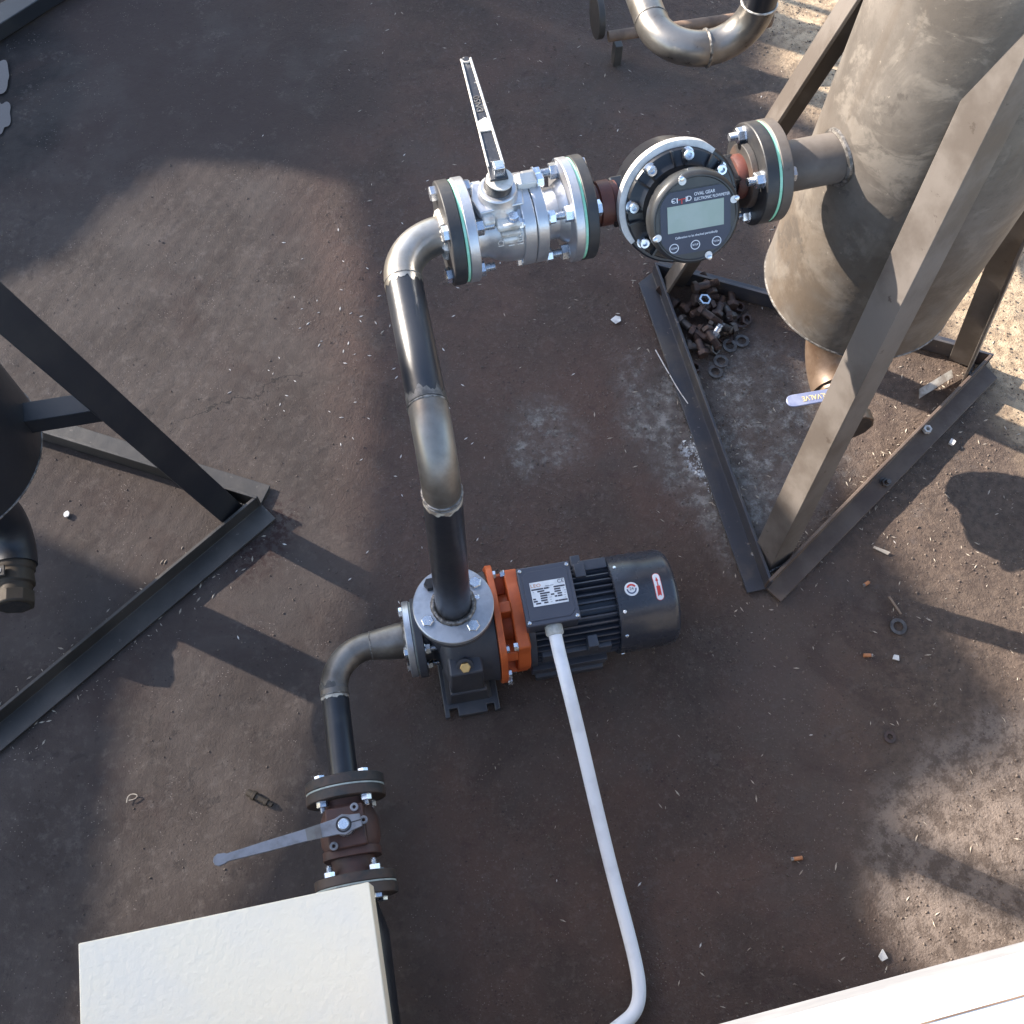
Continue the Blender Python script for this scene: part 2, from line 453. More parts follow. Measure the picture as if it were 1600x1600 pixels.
    def sweep(s, poly, p0, p1, ex, ey):
        """profile polygon carried from p0 to p1"""
        p0, p1 = Vector(p0), Vector(p1)
        n = len(poly)
        ex, ey = Vector(ex), Vector(ey)
        V = [p0 + ex * a + ey * b for a, b in poly] + [p1 + ex * a + ey * b for a, b in poly]
        Fc = [tuple(range(n - 1, -1, -1)), tuple(range(n, 2 * n))]
        for k in range(n):
            k2 = (k + 1) % n
            Fc.append((k, k2, n + k2, n + k))
        return s.add(V, Fc)
    def mesh(s, name, m, angle=38):
        me = bpy.data.meshes.new(name)
        me.from_pydata(s.v, [], s.f)
        bm = bmesh.new()
        bm.from_mesh(me)
        bmesh.ops.recalc_face_normals(bm, faces=bm.faces)
        bm.to_mesh(me)
        bm.free()
        for p in me.polygons:
            p.use_smooth = True
        me.set_sharp_from_angle(angle=R_(angle))
        me.materials.append(m)
        return me
    def build(s, name, m, parent=None, bevel=0.0, angle=38, loc=None):
        o = bpy.data.objects.new(name, s.mesh(name, m, angle))
        COL.objects.link(o)
        if parent is not None:
            o.parent = parent
        if loc is not None:
            o.location = loc
        if bevel:
            b = o.modifiers.new("bevel", 'BEVEL')
            b.width = bevel
            b.segments = 2
            b.limit_method = 'ANGLE'
            b.angle_limit = R_(40)
            b.harden_normals = False
        return o

def link(me, name, parent, loc=(0, 0, 0), rot=None):
    o = bpy.data.objects.new(name, me)
    COL.objects.link(o)
    o.parent = parent
    o.location = loc
    if rot is not None:
        o.rotation_euler = rot
    return o

def tag(o, label, cat, group=None, kind=None):
    o['label'] = label
    o['category'] = cat
    if group:
        o['group'] = group
    if kind:
        o['kind'] = kind
    return o

def thing(name, label, cat, loc=(0, 0, 0), rz=0.0, group=None):
    o = bpy.data.objects.new(name, None)
    o.empty_display_size = .02
    COL.objects.link(o)
    o.location = loc
    o.rotation_euler = (0, 0, rz)
    return tag(o, label, cat, group)

def struct(o):
    o['kind'] = 'structure'
    return o

def text(body, size, m, parent, o, ex, ey, name='lettering', h=.0003, sx=1.0, align='CENTER', shear=0.0, off=0.0):
    """flat lettering laid at o, reading along ex with ey up"""
    cu = bpy.data.curves.new('tmp', 'FONT')
    cu.body = body
    cu.size = size
    cu.align_x = align
    cu.align_y = 'CENTER'
    cu.extrude = h / 2
    cu.shear = shear
    cu.offset = off
    cu.resolution_u = 3
    t = bpy.data.objects.new('tmp', cu)
    COL.objects.link(t)
    bpy.context.view_layer.update()
    me = bpy.data.meshes.new_from_object(t.evaluated_get(bpy.context.evaluated_depsgraph_get()))
    bpy.data.objects.remove(t)
    ex, ey, o = Vector(ex).normalized(), Vector(ey).normalized(), Vector(o)
    ez = ex.cross(ey)
    for v in me.vertices:
        c = v.co.copy()
        v.co = o + ex * (c.x * sx) + ey * c.y + ez * (c.z + h / 2)
    me.name = name
    me.materials.clear()
    me.materials.append(m)
    ob = bpy.data.objects.new(name, me)
    COL.objects.link(ob)
    ob.parent = parent
    return ob

def arc(corner, d0, d1, r, n=14):
    """points of a 90-degree bend: arriving along d0, leaving along d1"""
    c, d0, d1 = Vector(corner), Vector(d0), Vector(d1)
    o = c - d0 * r + d1 * r
    return [o + d0 * (r * math.sin(a)) - d1 * (r * math.cos(a)) for a in [math.pi / 2 * k / n for k in range(n + 1)]]

X3, Y3, Z3 = Vector((1, 0, 0)), Vector((0, 1, 0)), Vector((0, 0, 1))

# shared bolt / nut meshes (axis +Z)
def bolt_mesh(af, hh, L, r, m, name, thread=True):
    b = MB().hex((0, 0, 0), (0, 0, -1), af, hh)
    b.cyl((0, 0, -.0004), (0, 0, L * .55), r, n=16)
    if thread:
        pts, z = [], L * .55
        while z < L - .0006:
            pts += [(z, r), (z + .0008, r * .86)]
            z += .0016
        pts += [(L, r * .8)]
        b.lathe(pts, (0, 0, 0), (0, 0, 1), 16)
    return b.mesh(name, m, 30)
def nut_mesh(af, h, m, name, washer=True):
    b = MB().hex((0, 0, 0), (0, 0, 1), af, h)
    if washer:
        b.ring((0, 0, -.0016), (0, 0, 1), af * .66, af * .3, .0016, 24)
    return b.mesh(name, m, 30)
BOLT = bolt_mesh(.019, .008, .062, .006, M['zinc'], 'flange_bolt')
NUT = nut_mesh(.019, .0105, M['zinc'], 'nut')
BOLT_S = bolt_mesh(.016, .007, .054, .005, M['zinc'], 'flange_bolt')
NUT_S = nut_mesh(.016, .009, M['zinc'], 'nut')
CAP = MB().hex((0, 0, 0), (0, 0, 1), .019, .0085).mesh('bolt', M['zinc'], 30)
CAP_DARK = MB().hex((0, 0, 0), (0, 0, 1), .019, .010).mesh('bolt', M['dark_bolt'], 30)
CAP_S = MB().hex((0, 0, 0), (0, 0, 1), .013, .006).cyl((0, 0, -.002), (0, 0, .0), .0085, n=20).mesh('bolt', M['zinc'], 30)
SCREW = MB().lathe([(0, .0034), (.0012, .0034), (.0022, .0024)], (0, 0, 0), Z3, 16).mesh('screw', M['zinc'], 30)
def rot_to(ax, spin=0.0):
    q = Z3.rotation_difference(Vector(ax).normalized())
    return (q.to_matrix() @ Matrix.Rotation(spin, 3, 'Z')).to_euler()
def flange_bolts(parent, o, ax, pcd, x_head, x_nut, n=4, a0=math.pi / 4, bolt=None, nut=None):
    """bolts on a circle round o; heads at x_head facing away from ax, nuts at x_nut"""
    x, y, z = frame(ax)
    o = Vector(o)
    for k in range(n):
        a = a0 + 2 * math.pi * k / n
        p = o + x * (pcd * math.cos(a)) + y * (pcd * math.sin(a))
        link(bolt or BOLT, 'bolt', parent, p + z * x_head, rot_to(z, random.random()))
        link(nut or NUT, 'nut', parent, p + z * x_nut, rot_to(z, random.random() * 2))

# ------------------------------------------------------------------ ground
def gh(x, y):
    """ground height"""
    v = noise.noise(Vector((x * 2.1, y * 2.1, 0))) * .004
    v += noise.noise(Vector((x * 9, y * 9, 3))) * .0022
    v += noise.noise(Vector((x * 31, y * 31, 5))) * .0011
    k = min(1, max(0, (x - .45) / .5))           # looser, lumpier dirt on the right
    v += k * (noise.noise(Vector((x * 18, y * 18, 9))) * .0032 + noise.noise(Vector((x * 45, y * 45, 2))) * .0022)
    return v - .004
x0, x1, y0, y1, st = -1.7, 2.5, -1.2, 2.5, .0155
nx, ny = int((x1 - x0) / st), int((y1 - y0) / st)
gv, gf = [], []
for j in range(ny + 1):
    for i in range(nx + 1):
        x, y = x0 + (x1 - x0) * i / nx, y0 + (y1 - y0) * j / ny
        edge = i in (0, nx) or j in (0, ny)
        gv.append((x, y, -.004 if edge else gh(x, y)))
for j in range(ny):
    for i in range(nx):
        a = j * (nx + 1) + i
        gf.append((a, a + 1, a + nx + 2, a + nx + 1))
b = len(gv)
gv += [(x0, y0, -.004), (x1, y0, -.004), (x1, y1, -.004), (x0, y1, -.004), (-80, -80, -.004), (80, -80, -.004), (80, 80, -.004), (-80, 80, -.004)]
gf += [(b, b + 4, b + 5, b + 1), (b + 1, b + 5, b + 6, b + 2), (b + 2, b + 6, b + 7, b + 3), (b + 3, b + 7, b + 4, b)]
gm = bpy.data.meshes.new('ground')
gm.from_pydata(gv, [], gf)
for p in gm.polygons:
    p.use_smooth = True
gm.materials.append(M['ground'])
ground = bpy.data.objects.new('ground', gm)
COL.objects.link(ground)
struct(ground)

# puddle at the far left
pv, pf = [], []
for cx_, cy_, rx_, ry_, sd_ in ((-.862, 1.685, .030, .060, 1), (-.858, 1.555, .026, .058, 7)):
    o_ = len(pv)
    for k in range(44):
        a = 2 * math.pi * k / 44
        w_ = 1 + .5 * noise.noise(Vector((math.cos(a) * 1.5, math.sin(a) * 1.5, sd_)))
        pv.append((cx_ + rx_ * math.cos(a) * w_, cy_ + ry_ * math.sin(a) * w_, .0022))
    pf.append(tuple(range(o_, o_ + 44)))
pm = bpy.data.meshes.new('puddle')
pm.from_pydata(pv, [], pf)
pm.materials.append(M['water'])
pud = bpy.data.objects.new('puddle', pm)
COL.objects.link(pud)
struct(pud)

# ------------------------------------------------------------------ unseen screen, added and cut to shape the yard's shade (toward the sun)
SH = Vector((math.cos(SUN_AZ), math.sin(SUN_AZ), 0))
LT = Vector((math.sin(SUN_AZ), -math.cos(SUN_AZ), 0))
P0 = 5.0
ZB = P0 * math.tan(SUN_EL)
def shade_piece(parent, poly, name, m, th=.03, off=0.0):
    """poly in (along the added screen, height above the sight line of the yard)"""
    return MB().prism([(a, w + ZB) for a, w in poly], SH * (P0 + off), LT, Z3, SH, 0, th).build(name, m, parent)
scr = thing('shade_screen', 'added unseen screen with a top cut to cast the shade of the yard', 'screen', SH * P0)
scr.location = (0, 0, 0)
TOP = [(-2.2, .95), (-.205, .95), (-.20, .50), (-.15, .45), (-.116, .436), (-.036, .437), (-.034, .95), (.030, .95), (.034, .44), (.116, .455), (.20, .50), (.259, .529), (.330, .520), (.492, .404), (.545, .364), (.73, .267), (.93, .20)]
BOT = [(-2.2, .0), (-.458, -.037), (-.19, -.085), (.061, -.119), (.326, -.175), (.612, -.251), (.93, -.365)]
def lerp(poly, l):
    for (a, b), (c, d) in zip(poly, poly[1:]):
        if a <= l <= c:
            return b + (d - b) * (l - a) / (c - a)
    return poly[-1][1]
ls = sorted(set([a for a, _ in TOP]))
for a, c in zip(ls, ls[1:]):
    shade_piece(scr, [(a, lerp(BOT, a)), (c, lerp(BOT, c)), (c, lerp(TOP, c)), (a, lerp(TOP, a))], 'sheet', M['sheet'])
shade_piece(scr, [(.93, -ZB), (1.622, -ZB), (1.622, .04), (1.2, .12), (.93, .20)], 'sheet', M['sheet'])
LOW = [(-2.2, 0), (-.8, -.15), (-.611, -.200), (-.322, -.272), (-.135, -.280), (-.125, -.75), (.2, -.75), (.344, -.666), (.478, -.618), (.656, -.616), (.814, -.587), (.904, -.479), (.93, -.38)]
shade_piece(scr, [(-2.2, -ZB), (.93, -ZB)] + LOW[::-1], 'lower_shade_sheet', M['sheet'])
shade_piece(scr, [(1.624, -ZB), (2.6, -ZB), (2.6, -.02), (1.624, .01)], 'lower_shade_sheet', M['sheet'])
shade_piece(scr, [(.030, .57), (.114, .585), (.116, .80), (.030, .93)], 'sheet', M['sheet'])
dimming_slat = MB().prism([(-2.2, -.0038), (.93, -.0038), (.93, .0038), (-2.2, .0038)], (0, 0, 0), LT, Z3, SH, 0, .004).mesh('dimming_slat', M['sheet'])
for k in range(46):        # slats added in the gap to thin the sun reaching the slab
    link(dimming_slat, 'dimming_slat', scr, SH * (P0 + .06) + Z3 * (ZB - .79 + .018 * k))
baffle = thing('sun_baffle', 'added unseen black upright rack standing beyond the upper edge', 'baffle', (0, 0, 0))  # uprights added out of view to cast stripes on the sand
for la, lc in ((1.655, 1.715), (1.815, 1.940), (1.985, 2.005)):
    MB().prism([(la, 0), (lc, 0), (lc, 1.35), (la, 1.35)], SH * .95, LT, Z3, SH, 0, .03).build('upright', M['stand_black'], baffle, .002)
MB().prism([(1.6, 1.352), (2.1, 1.352), (2.1, 1.40), (1.6, 1.40)], SH * .95, LT, Z3, SH, 0, .03).build('cross_bar', M['stand_black'], baffle, .002)
for l in (-2.1, 1.0, 1.55, 2.5):
    shade_piece(scr, [(l, -ZB), (l + .05, -ZB), (l + .05, .2), (l, .2)], 'post', M['sheet'], .05, .09)

# ------------------------------------------------------------------ pump and motor
AX = .120
pump = thing('centrifugal_pump', 'dark grey pump with orange bracket and finned electric motor on the ground', 'pump', (0, 0, 0), -.0203)
b = MB()
b.lathe([(-.060, .044), (-.045, .042), (-.036, .052), (-.030, .082), (-.024, .092), (-.012, .098), (.030, .098), (.050, .096), (.066, .100)], (0, 0, AX), X3, 56)
b.lathe([(0, .060), (.07, .052), (.105, .046), (.122, .048)], (0, 0, AX), Z3, 40)
casing = b.build('casing', M['anthracite'], pump, .002)
b = MB()   # front pedestal with its slanting sides
b.prism([(-.040, 0), (.052, 0), (.044, .03), (.040, .075), (-.028, .075), (-.032, .03)], (0, -.104, 0), X3, Z3, Y3, 0, .07)
b.prism([(-.026, 0), (.036, 0), (.034, .115), (-.024, .115)], (0, -.100, .07), X3, Z3, Vector((0, 1, 0)), 0, .05)
b.build('pedestal', M['anthracite'], pump, .004)
foot = [(-.043, -.128), (-.034, -.128), (-.034, -.112), (-.018, -.112), (-.018, -.128), (.036, -.128), (.036, -.114), (.050, -.114), (.050, -.128), (.060, -.128), (.060, .10), (-.043, .10)]
MB().prism(foot, (0, 0, 0), X3, Y3, Z3, 0, .015).build('foot_plate', M['anthracite'], pump, .002)
MB().disc((0, 0, .238), Z3, .0675, .0125).build('outlet_flange', M['anthracite'], pump)
MB().disc((-.074, 0, AX), X3, .0715, .0145).build('inlet_flange', M['anthracite'], pump)
MB().hex((.004, -.088, .188), Vector((0, -.45, .9)), .0165, .008).build('drain_plug', M['brass'], pump)
MB().cyl((.004, -.080, .176), (.004, -.0875, .187), .0155, .0145, 28).build('plug_boss', M['anthracite'], pump)
# orange bracket
b = MB()
poly = []
for k in range(48):
    a = 2 * math.pi * k / 48
    poly.append(((.106 + .010 * max(0, math.cos(4 * a - math.pi)) ** 3) * math.cos(a), (.106 + .010 * max(0, math.cos(4 * a - math.pi)) ** 3) * math.sin(a)))
b.prism(poly, (.0665, 0, AX), Y3, Z3, X3, 0, .012)
b.build('bracket_flange', M['orange'], pump, .0015)
poly = []
for k in range(64):
    a = 2 * math.pi * k / 64
    e = max(0, math.cos(4 * a - math.pi)) ** 6
    poly.append(((.088 + .016 * e) * math.cos(a), (.088 + .016 * e) * math.sin(a)))
MB().prism(poly, (.098, 0, AX), Y3, Z3, X3, 0, .024).build('bracket_ring', M['orange'], pump, .003)
b = MB().lathe([(0, .052), (.022, .056)], (.0775, 0, AX), X3, 36)
for k in range(6):
    a = math.pi / 6 + k * math.pi / 3
    c = Vector((.0885, math.cos(a) * .072, AX + math.sin(a) * .072))
    b.box(c, (.021, .036, .020), Matrix.Rotation(a, 3, 'X'))
b.build('bracket_rib', M['orange'], pump, .002)
for k in range(4):
    a = math.pi / 4 + k * math.pi / 2
    for rr, xx, dd in ((.098, .0785, 1), (.096, .0978, -1)):
        link(CAP_S, 'bolt', pump, (xx, rr * math.cos(a), AX + rr * math.sin(a)), rot_to((dd, 0, 0), a))
for dy, dz in ((-.104, .03), (-.110, .004)):
    link(CAP_S, 'bolt', pump, (.079, dy * .93, AX + dz - .02), rot_to(X3))
# motor body and fins
MB().lathe([(0, .086), (.012, .086), (.0125, .068), (.166, .068)], (.122, 0, AX), X3, 48).build('motor_frame', M['frame_grey'], pump, .001)
fin = MB().prism([(0, .064), (.150, .064), (.150, .0815), (.148, .083), (0, .083)], (.134, -.0014, 0), X3, Z3, Y3, 0, .0028).mesh('cooling_fin', M['frame_grey'])
for k in range(40):
    a = 2 * math.pi * k / 40
    if 195 < math.degrees(a) < 345 and False:
        continue
    link(fin, 'cooling_fin', pump, (0, 0, AX), (a + .02, 0, 0))
pads = []      # flat pads cast on the sides and the ears on top
for q in (-1, 1):
    pads += [((.205, q * .0745, AX + .012), (.125, .018, .034)), ((.232, q * .076, AX + .040), (.018, .022, .030)), ((.196, q * .079, AX - .045), (.14, .016, .012)), ((.196, q * .078, AX - .068), (.14, .012, .010))]
pads += [((.232, .048, AX + .073), (.020, .026, .016)), ((.258, .058, AX + .066), (.05, .020, .014))]
for c_, d_ in pads:
    MB().box(c_, d_).build('frame_pad', M['frame_grey'], pump, .0015)
for q in (-1, 1):
    MB().prism([(q * .05, 0), (q * .084, 0), (q * .084, .018), (q * .068, .022), (q * .066, .07), (q * .052, .07)], (.135, 0, 0), Y3, Z3, X3, 0, .13).build('motor_foot', M['frame_grey'], pump, .002)
# fan cowl
CR = .0895
b = MB().lathe([(0, CR - .0016), (.0015, CR), (.058, CR), (.060, CR - .0009), (.098, CR - .0012), (.106, CR - .004), (.111, CR - .010), (.113, CR - .018), (.1135, .03)], (.284, 0, AX), X3, 72)
b.build('fan_cowl', M['cowl'], pump)
b = MB()
for rr in (.028, .040, .052, .064):
    b.torus((.3978, 0, AX), X3, rr, .0013, 48, 6)
b.build('cowl_grille', M['cowl'], pump)
for a in (62, 118, 200, 340, 148):
    a = R_(a)
    link(SCREW, 'screw', pump, (.294, CR * math.cos(a), AX + CR * math.sin(a)), rot_to((0, math.cos(a), math.sin(a))))

def on_cowl(x, s, h, r=CR):
    """point on the cowl: x along the motor, s arc length toward the viewer (-Y), h above the paint"""
    a = math.pi / 2 + s / r
    return Vector((x, (r + h) * math.cos(a), AX + (r + h) * math.sin(a)))
def cowl_patch(name, m, outline, h, r=CR, rings=4):
    """sticker shape (x, s) wrapped on the cowl"""
    fine_ = []
    for p, q in zip(outline, outline[1:] + outline[:1]):
        k_ = max(1, int(math.hypot(q[0] - p[0], q[1] - p[1]) / .002))
        fine_ += [(p[0] + (q[0] - p[0]) * i / k_, p[1] + (q[1] - p[1]) * i / k_) for i in range(k_)]
    outline = fine_
    cx = sum(p[0] for p in outline) / len(outline)
    cs = sum(p[1] for p in outline) / len(outline)
    V = [on_cowl(cx, cs, h, r)]
    n = len(outline)
    for q in range(1, rings + 1):
        for p in outline:
            V.append(on_cowl(cx + (p[0] - cx) * q / rings, cs + (p[1] - cs) * q / rings, h, r))
    Fc = [(0, 1 + k, 1 + (k + 1) % n) for k in range(n)]
    for q in range(rings - 1):
        for k in range(n):
            k2 = (k + 1) % n
            Fc.append((1 + q * n + k, 1 + (q + 1) * n + k, 1 + (q + 1) * n + k2, 1 + q * n + k2))
    return MB().add(V, Fc).build(name, m, pump)
def cowl_band(name, m, cx, cs, r0, r1, a0, a1, h, parent, r=CR):
    V, Fc = [], []
    N = 20
    for k in range(N + 1):
        a = R_(a0 + (a1 - a0) * k / N)
        for q in (r0, (r0 + r1) / 2, r1):
            V.append(on_cowl(cx + q * math.cos(a), cs + q * math.sin(a), h, r))
    for k in range(N):
        for q in range(2):
            Fc.append((k * 3 + q, (k + 1) * 3 + q, (k + 1) * 3 + q + 1, k * 3 + q + 1))
    return MB().add(V, Fc).build(name, m, parent)
scx, scs = .313, .006
st_ = cowl_patch('round_sticker', M['label_white'], [(scx + .0125 * math.cos(2 * math.pi * k / 36), scs + .0125 * math.sin(2 * math.pi * k / 36)) for k in range(36)], .0004)
cowl_band('red_band', M['ink_red'], scx, scs, .0058, .0092, -155, -25, .0007, st_)
cowl_band('dark_band', M['ink_blue'], scx, scs, .0066, .0090, -5, 185, .0007, st_)
text('24', .0075, M['ink'], st_, on_cowl(scx, scs, .0007), X3, Y3)
acx, acs = .3605, .009
def capsule(hw, hl, n=10):
    o = []
    for k in range(n + 1):
        a = math.pi * k / n
        o.append((hw * math.cos(a), (hl - hw) + hw * math.sin(a)))
    for k in range(n + 1):
        a = math.pi + math.pi * k / n
        o.append((hw * math.cos(a), -(hl - hw) + hw * math.sin(a)))
    return o
R2 = CR - .0011
ar = cowl_patch('arrow_sticker', M['ink_red'], [(acx + p, acs + q) for p, q in capsule(.0070, .0250)], .0004, R2, 6)
o_ = cowl_patch('sticker_field', M['label_white'], [(acx + p, acs + q) for p, q in capsule(.0061, .0241)], .0007, R2, 6)
o_.parent = ar
for ol in ([(acx - .0034, acs - .001), (acx + .0034, acs - .001), (acx + .0034, acs + .0175), (acx, acs + .015), (acx - .0034, acs + .0175)],
           [(acx - .0009, acs - .001), (acx - .0009, acs - .011), (acx - .0026, acs - .0108), (acx, acs - .018), (acx + .0026, acs - .0108), (acx + .0009, acs - .011), (acx + .0009, acs - .001)]):
    o_ = cowl_patch('arrow', M['ink_red'], ol, .0010, R2, 4)
    o_.parent = ar
# terminal box
tb = MB().box((.164, .0015, .212), (.090, .104, .036)).box((.164, .0015, .196), (.080, .090, .02)).build('terminal_box', M['frame_grey'], pump, .003)
lid = MB().box((.164, .0015, .2335), (.094, .108, .007)).build('lid', M['lid_grey'], tb, .0022)
MB().prism([(-.038, -.046), (.030, -.046), (.040, -.036), (.040, .036), (.032, .044), (-.030, .044), (-.040, .036), (-.040, -.044)], (.164, .0015, .2372), X3, Y3, Z3, -.001, .0012).build('lid_panel', M['lid_grey'], tb, .0008)
for sx in (-.0415, .0415):
    for sy in (-.0475, .0475):
        link(SCREW, 'screw', tb, (.164 + sx, .0015 + sy, .2372), (0, 0, random.random()))
# rating plate
PX, PY, PZ = .1655, .0025, .2388
MB().box((PX, PY, PZ), (.061, .044, .0006)).build('rating_plate', M['label_white'], tb)
text('LEO', .0085, M['ink_orange'], tb, (PX - .0205, PY + .0152, PZ + .0004), X3, Y3, sx=1.2)
text('CE', .0095, M['ink'], tb, (PX + .0235, PY + .0172, PZ + .0004), X3, Y3, sx=1.05)
text('electric motor', .0026, M['ink'], tb, (PX + .003, PY + .0125, PZ + .0004), X3, Y3)
b = MB()
for (a, c, r) in ((.02, .36, 0), (.38, .52, 0), (.66, .98, 0), (.18, .38, 1), (.66, .84, 1), (.24, .52, 2), (.66, .84, 2), (.24, .44, 3), (.54, .64, 3), (.73, .86, 3), (.02, .10, 4),
                  (.24, .43, 4), (.64, .71, 4), (.73, .86, 4), (.02, .14, 5), (.24, .42, 5), (.08, .22, 6), (.31, .43, 6), (.63, .71, 6), (.72, .98, 6)):
    y = PY + .0085 - r * .0043
    b.box((PX - .0305 + .061 * (a + c) / 2, y, PZ + .0004), (.061 * (c - a), .0027, .0004))
b.build('plate_cells', M['ink'], tb)
b = MB()
rnd = random.Random(3)
for r in range(7):
    for k in range(5):
        if rnd.random() < .7:
            b.box((PX - .027 + k * .0135 + rnd.uniform(-.002, .002), PY + .0085 - r * .0043 - .0003, PZ + .0003), (rnd.uniform(.002, .005), .0006, .0003))
b.build('plate_print', M['ink'], tb)

# ------------------------------------------------------------------ power conduit
con = thing('cable_conduit', 'white plastic cable conduit running from the motor to the lower edge', 'conduit', (.1645, -.058, .214))
con.location = (0, 0, 0)
MB().lathe([(0, .0150), (.002, .0155), (.016, .0155), (.019, .0135)], (.163, -.0515, .2135), Vector((.0, -1, -.10)), 10).build('gland', M['gland'], con, .0008)
path = [(.163, -.066, .2125), (.1635, -.10, .205), (.166, -.14, .192), (.170, -.19, .168), (.176, -.26, .125), (.181, -.33, .085), (.186, -.41, .052), (.190, -.48, .033), (.194, -.55, .022)]
path += [Vector((.195, -.60, .018)), Vector((.193, -.63, .0165)), Vector((.186, -.655, .016)), Vector((.172, -.672, .0155)), Vector((.152, -.681, .015)), Vector((.13, -.690, .012)), Vector((.085, -.72, .010)), Vector((.05, -.80, .010))]
def smooth(P, k=3):
    P = [Vector(p) for p in P]
    for _ in range(k):
        Q = [P[0]]
        for a, c in zip(P, P[1:]):
            Q += [a * .75 + c * .25, a * .25 + c * .75]
        Q.append(P[-1])
        P = Q
    return P
MB().tube(smooth(path, 2), .0116, 20).build('pipe', M['conduit'], con)

# ------------------------------------------------------------------ riser pipe: pump outlet up, back, then into the valve line
H = .7774
LN = .3414
YAW = .05725
U2 = Vector((math.cos(YAW), math.sin(YAW), 0))
riser = thing('riser_pipe', 'black and bare steel riser pipe with two elbows above the pump', 'pipe', (0, 0, .253))
def rl(p):
    return Vector(p) - Vector((0, 0, .253))
MB().lathe([(0, .0670), (.0012, .0682), (.0108, .0682), (.012, .0670)], (0, 0, .0), Z3, 64).build('base_flange', M['machined'], riser)
MB().ring((0, 0, -.0026), Z3, .0672, .031, .0024, 48).build('gasket', M['pale_gasket'], riser)
MB().torus((0, 0, .0128), Z3, .0335, .0052, 72, 10, .14).build('weld', M['weld'], riser)
for a, me in ((205, CAP), (300, CAP), (35, CAP), (128, CAP_DARK)):
    link(me, 'bolt', riser, (.052 * math.cos(R_(a)), .052 * math.sin(R_(a)), .012), (0, 0, random.random()))
link(SCREW, 'plug', riser, (.041, .005, .012)).scale = (1.4, 1.4, 1)
ER = .078
e1 = arc((0, 0, H), Z3, Y3, ER)
e2 = arc((0, LN, H), Y3, U2, .064, 16)
r0, r1 = .0300, .0256
MB().tube([rl((0, 0, .258)), rl((0, 0, H - ER - .012))], [r0, r1 + .0006], 36).build('pipe', M['black_pipe'], riser)
MB().tube([rl(p) for p in [(0, 0, H - ER - .010)] + e1 + [(0, ER + .004, H)]], r1, 36).build('elbow', M['bare_steel'], riser)
MB().tube([rl((0, ER + .002, H)), rl((0, LN - .064 - .002, H))], r1 - .0003, 36).build('pipe', M['black_pipe'], riser)
MB().tube([rl(p) for p in [(0, LN - .070, H)] + e2], r1, 36).build('elbow', M['heat_steel'], riser)
b = MB().torus(rl((0, 0, H - ER - .002)), Z3, r1, .0022, 64, 8, .2)
b.torus(rl((0, 0, H - ER - .010)), Z3, r1 + .0002, .0013, 64, 8, .3)
b.build('weld', M['weld'], riser)
MB().torus(rl((0, ER + .003, H)), Y3, r1 - .0002, .0016, 64, 8, .25).build('weld', M['weld'], riser)
MB().torus(rl((0, LN - .066, H)), Y3, r1 - .0004, .0013, 64, 8, .25).build('weld', M['weld'], riser)
c0 = rl((0, LN, H))
MB().torus(c0 + U2 * .0655, U2, r1 + .002, .0055, 64, 8, .35).build('weld', M['weld_bright'], riser)
FT = .0175     # flange thickness
FR = .0705
MB().disc(c0 + U2 * .066, U2, FR, FT, 64).build('flange', M['black_flange'], riser)
flange_bolts(riser, c0, U2, .0545, .066, .1035, 4, R_(40))
# stamped characters round the flange rim
def rim_text(parent, c, ax, r, x_, s_, a0, m, size=.0085):
    fx, fy, fz = frame(ax)
    for k, ch in enumerate(s_):
        a = a0 + k * size * .95 / r
        d = fx * math.cos(a) + fy * math.sin(a)
        tt = -fx * math.sin(a) + fy * math.cos(a)
        text(ch, size, m, parent, Vector(c) + fz * x_ + d * (r + .0001), tt, d.cross(tt), h=.0002)

def ragged(parent, p0, ax, r, w0, amp, m, seed=1, n=72):
    """ragged edge of burnt paint round a pipe"""
    rd = random.Random(seed)
    x, y, z = frame(ax)
    p0 = Vector(p0)
    V, Fc = [], []
    w_ = w0
    for k in range(n):
        a = 2 * math.pi * k / n
        w_ = max(.001, w0 + amp * (noise.noise(Vector((math.cos(a) * 3, math.sin(a) * 3, seed))) + .5 * (rd.random() - .5)))
        c = x * math.cos(a) + y * math.sin(a)
        V += [p0 + c * r, p0 + c * r + z * w_]
    for k in range(n):
        k2 = (k + 1) % n
        Fc.append((2 * k, 2 * k2, 2 * k2 + 1, 2 * k + 1))
    return MB().add(V, Fc).build('burnt_paint', m, parent)
M['burnt'] = mk('burnt_paint', (.46, .42, .35), .6, .1, (.24, .20, .16), 70, .4, .6, None, bump=.3, bscale=300)
M['burnt_dark'] = mk('burnt_dark', (.16, .145, .13), .5, .3, (.07, .065, .06), 60, .4, .6)
ragged(riser, rl((0, 0, H - ER - .011)), -Z3, r1 + .0011, .010, .007, M['burnt'], 1)
ragged(riser, rl((0, ER + .006, H)), Y3, r1 + .0003, .012, .016, M['burnt_dark'], 2)
ragged(riser, rl((0, LN - .068, H)), -Y3, r1 + .0003, .007, .010, M['heat_steel'], 3)

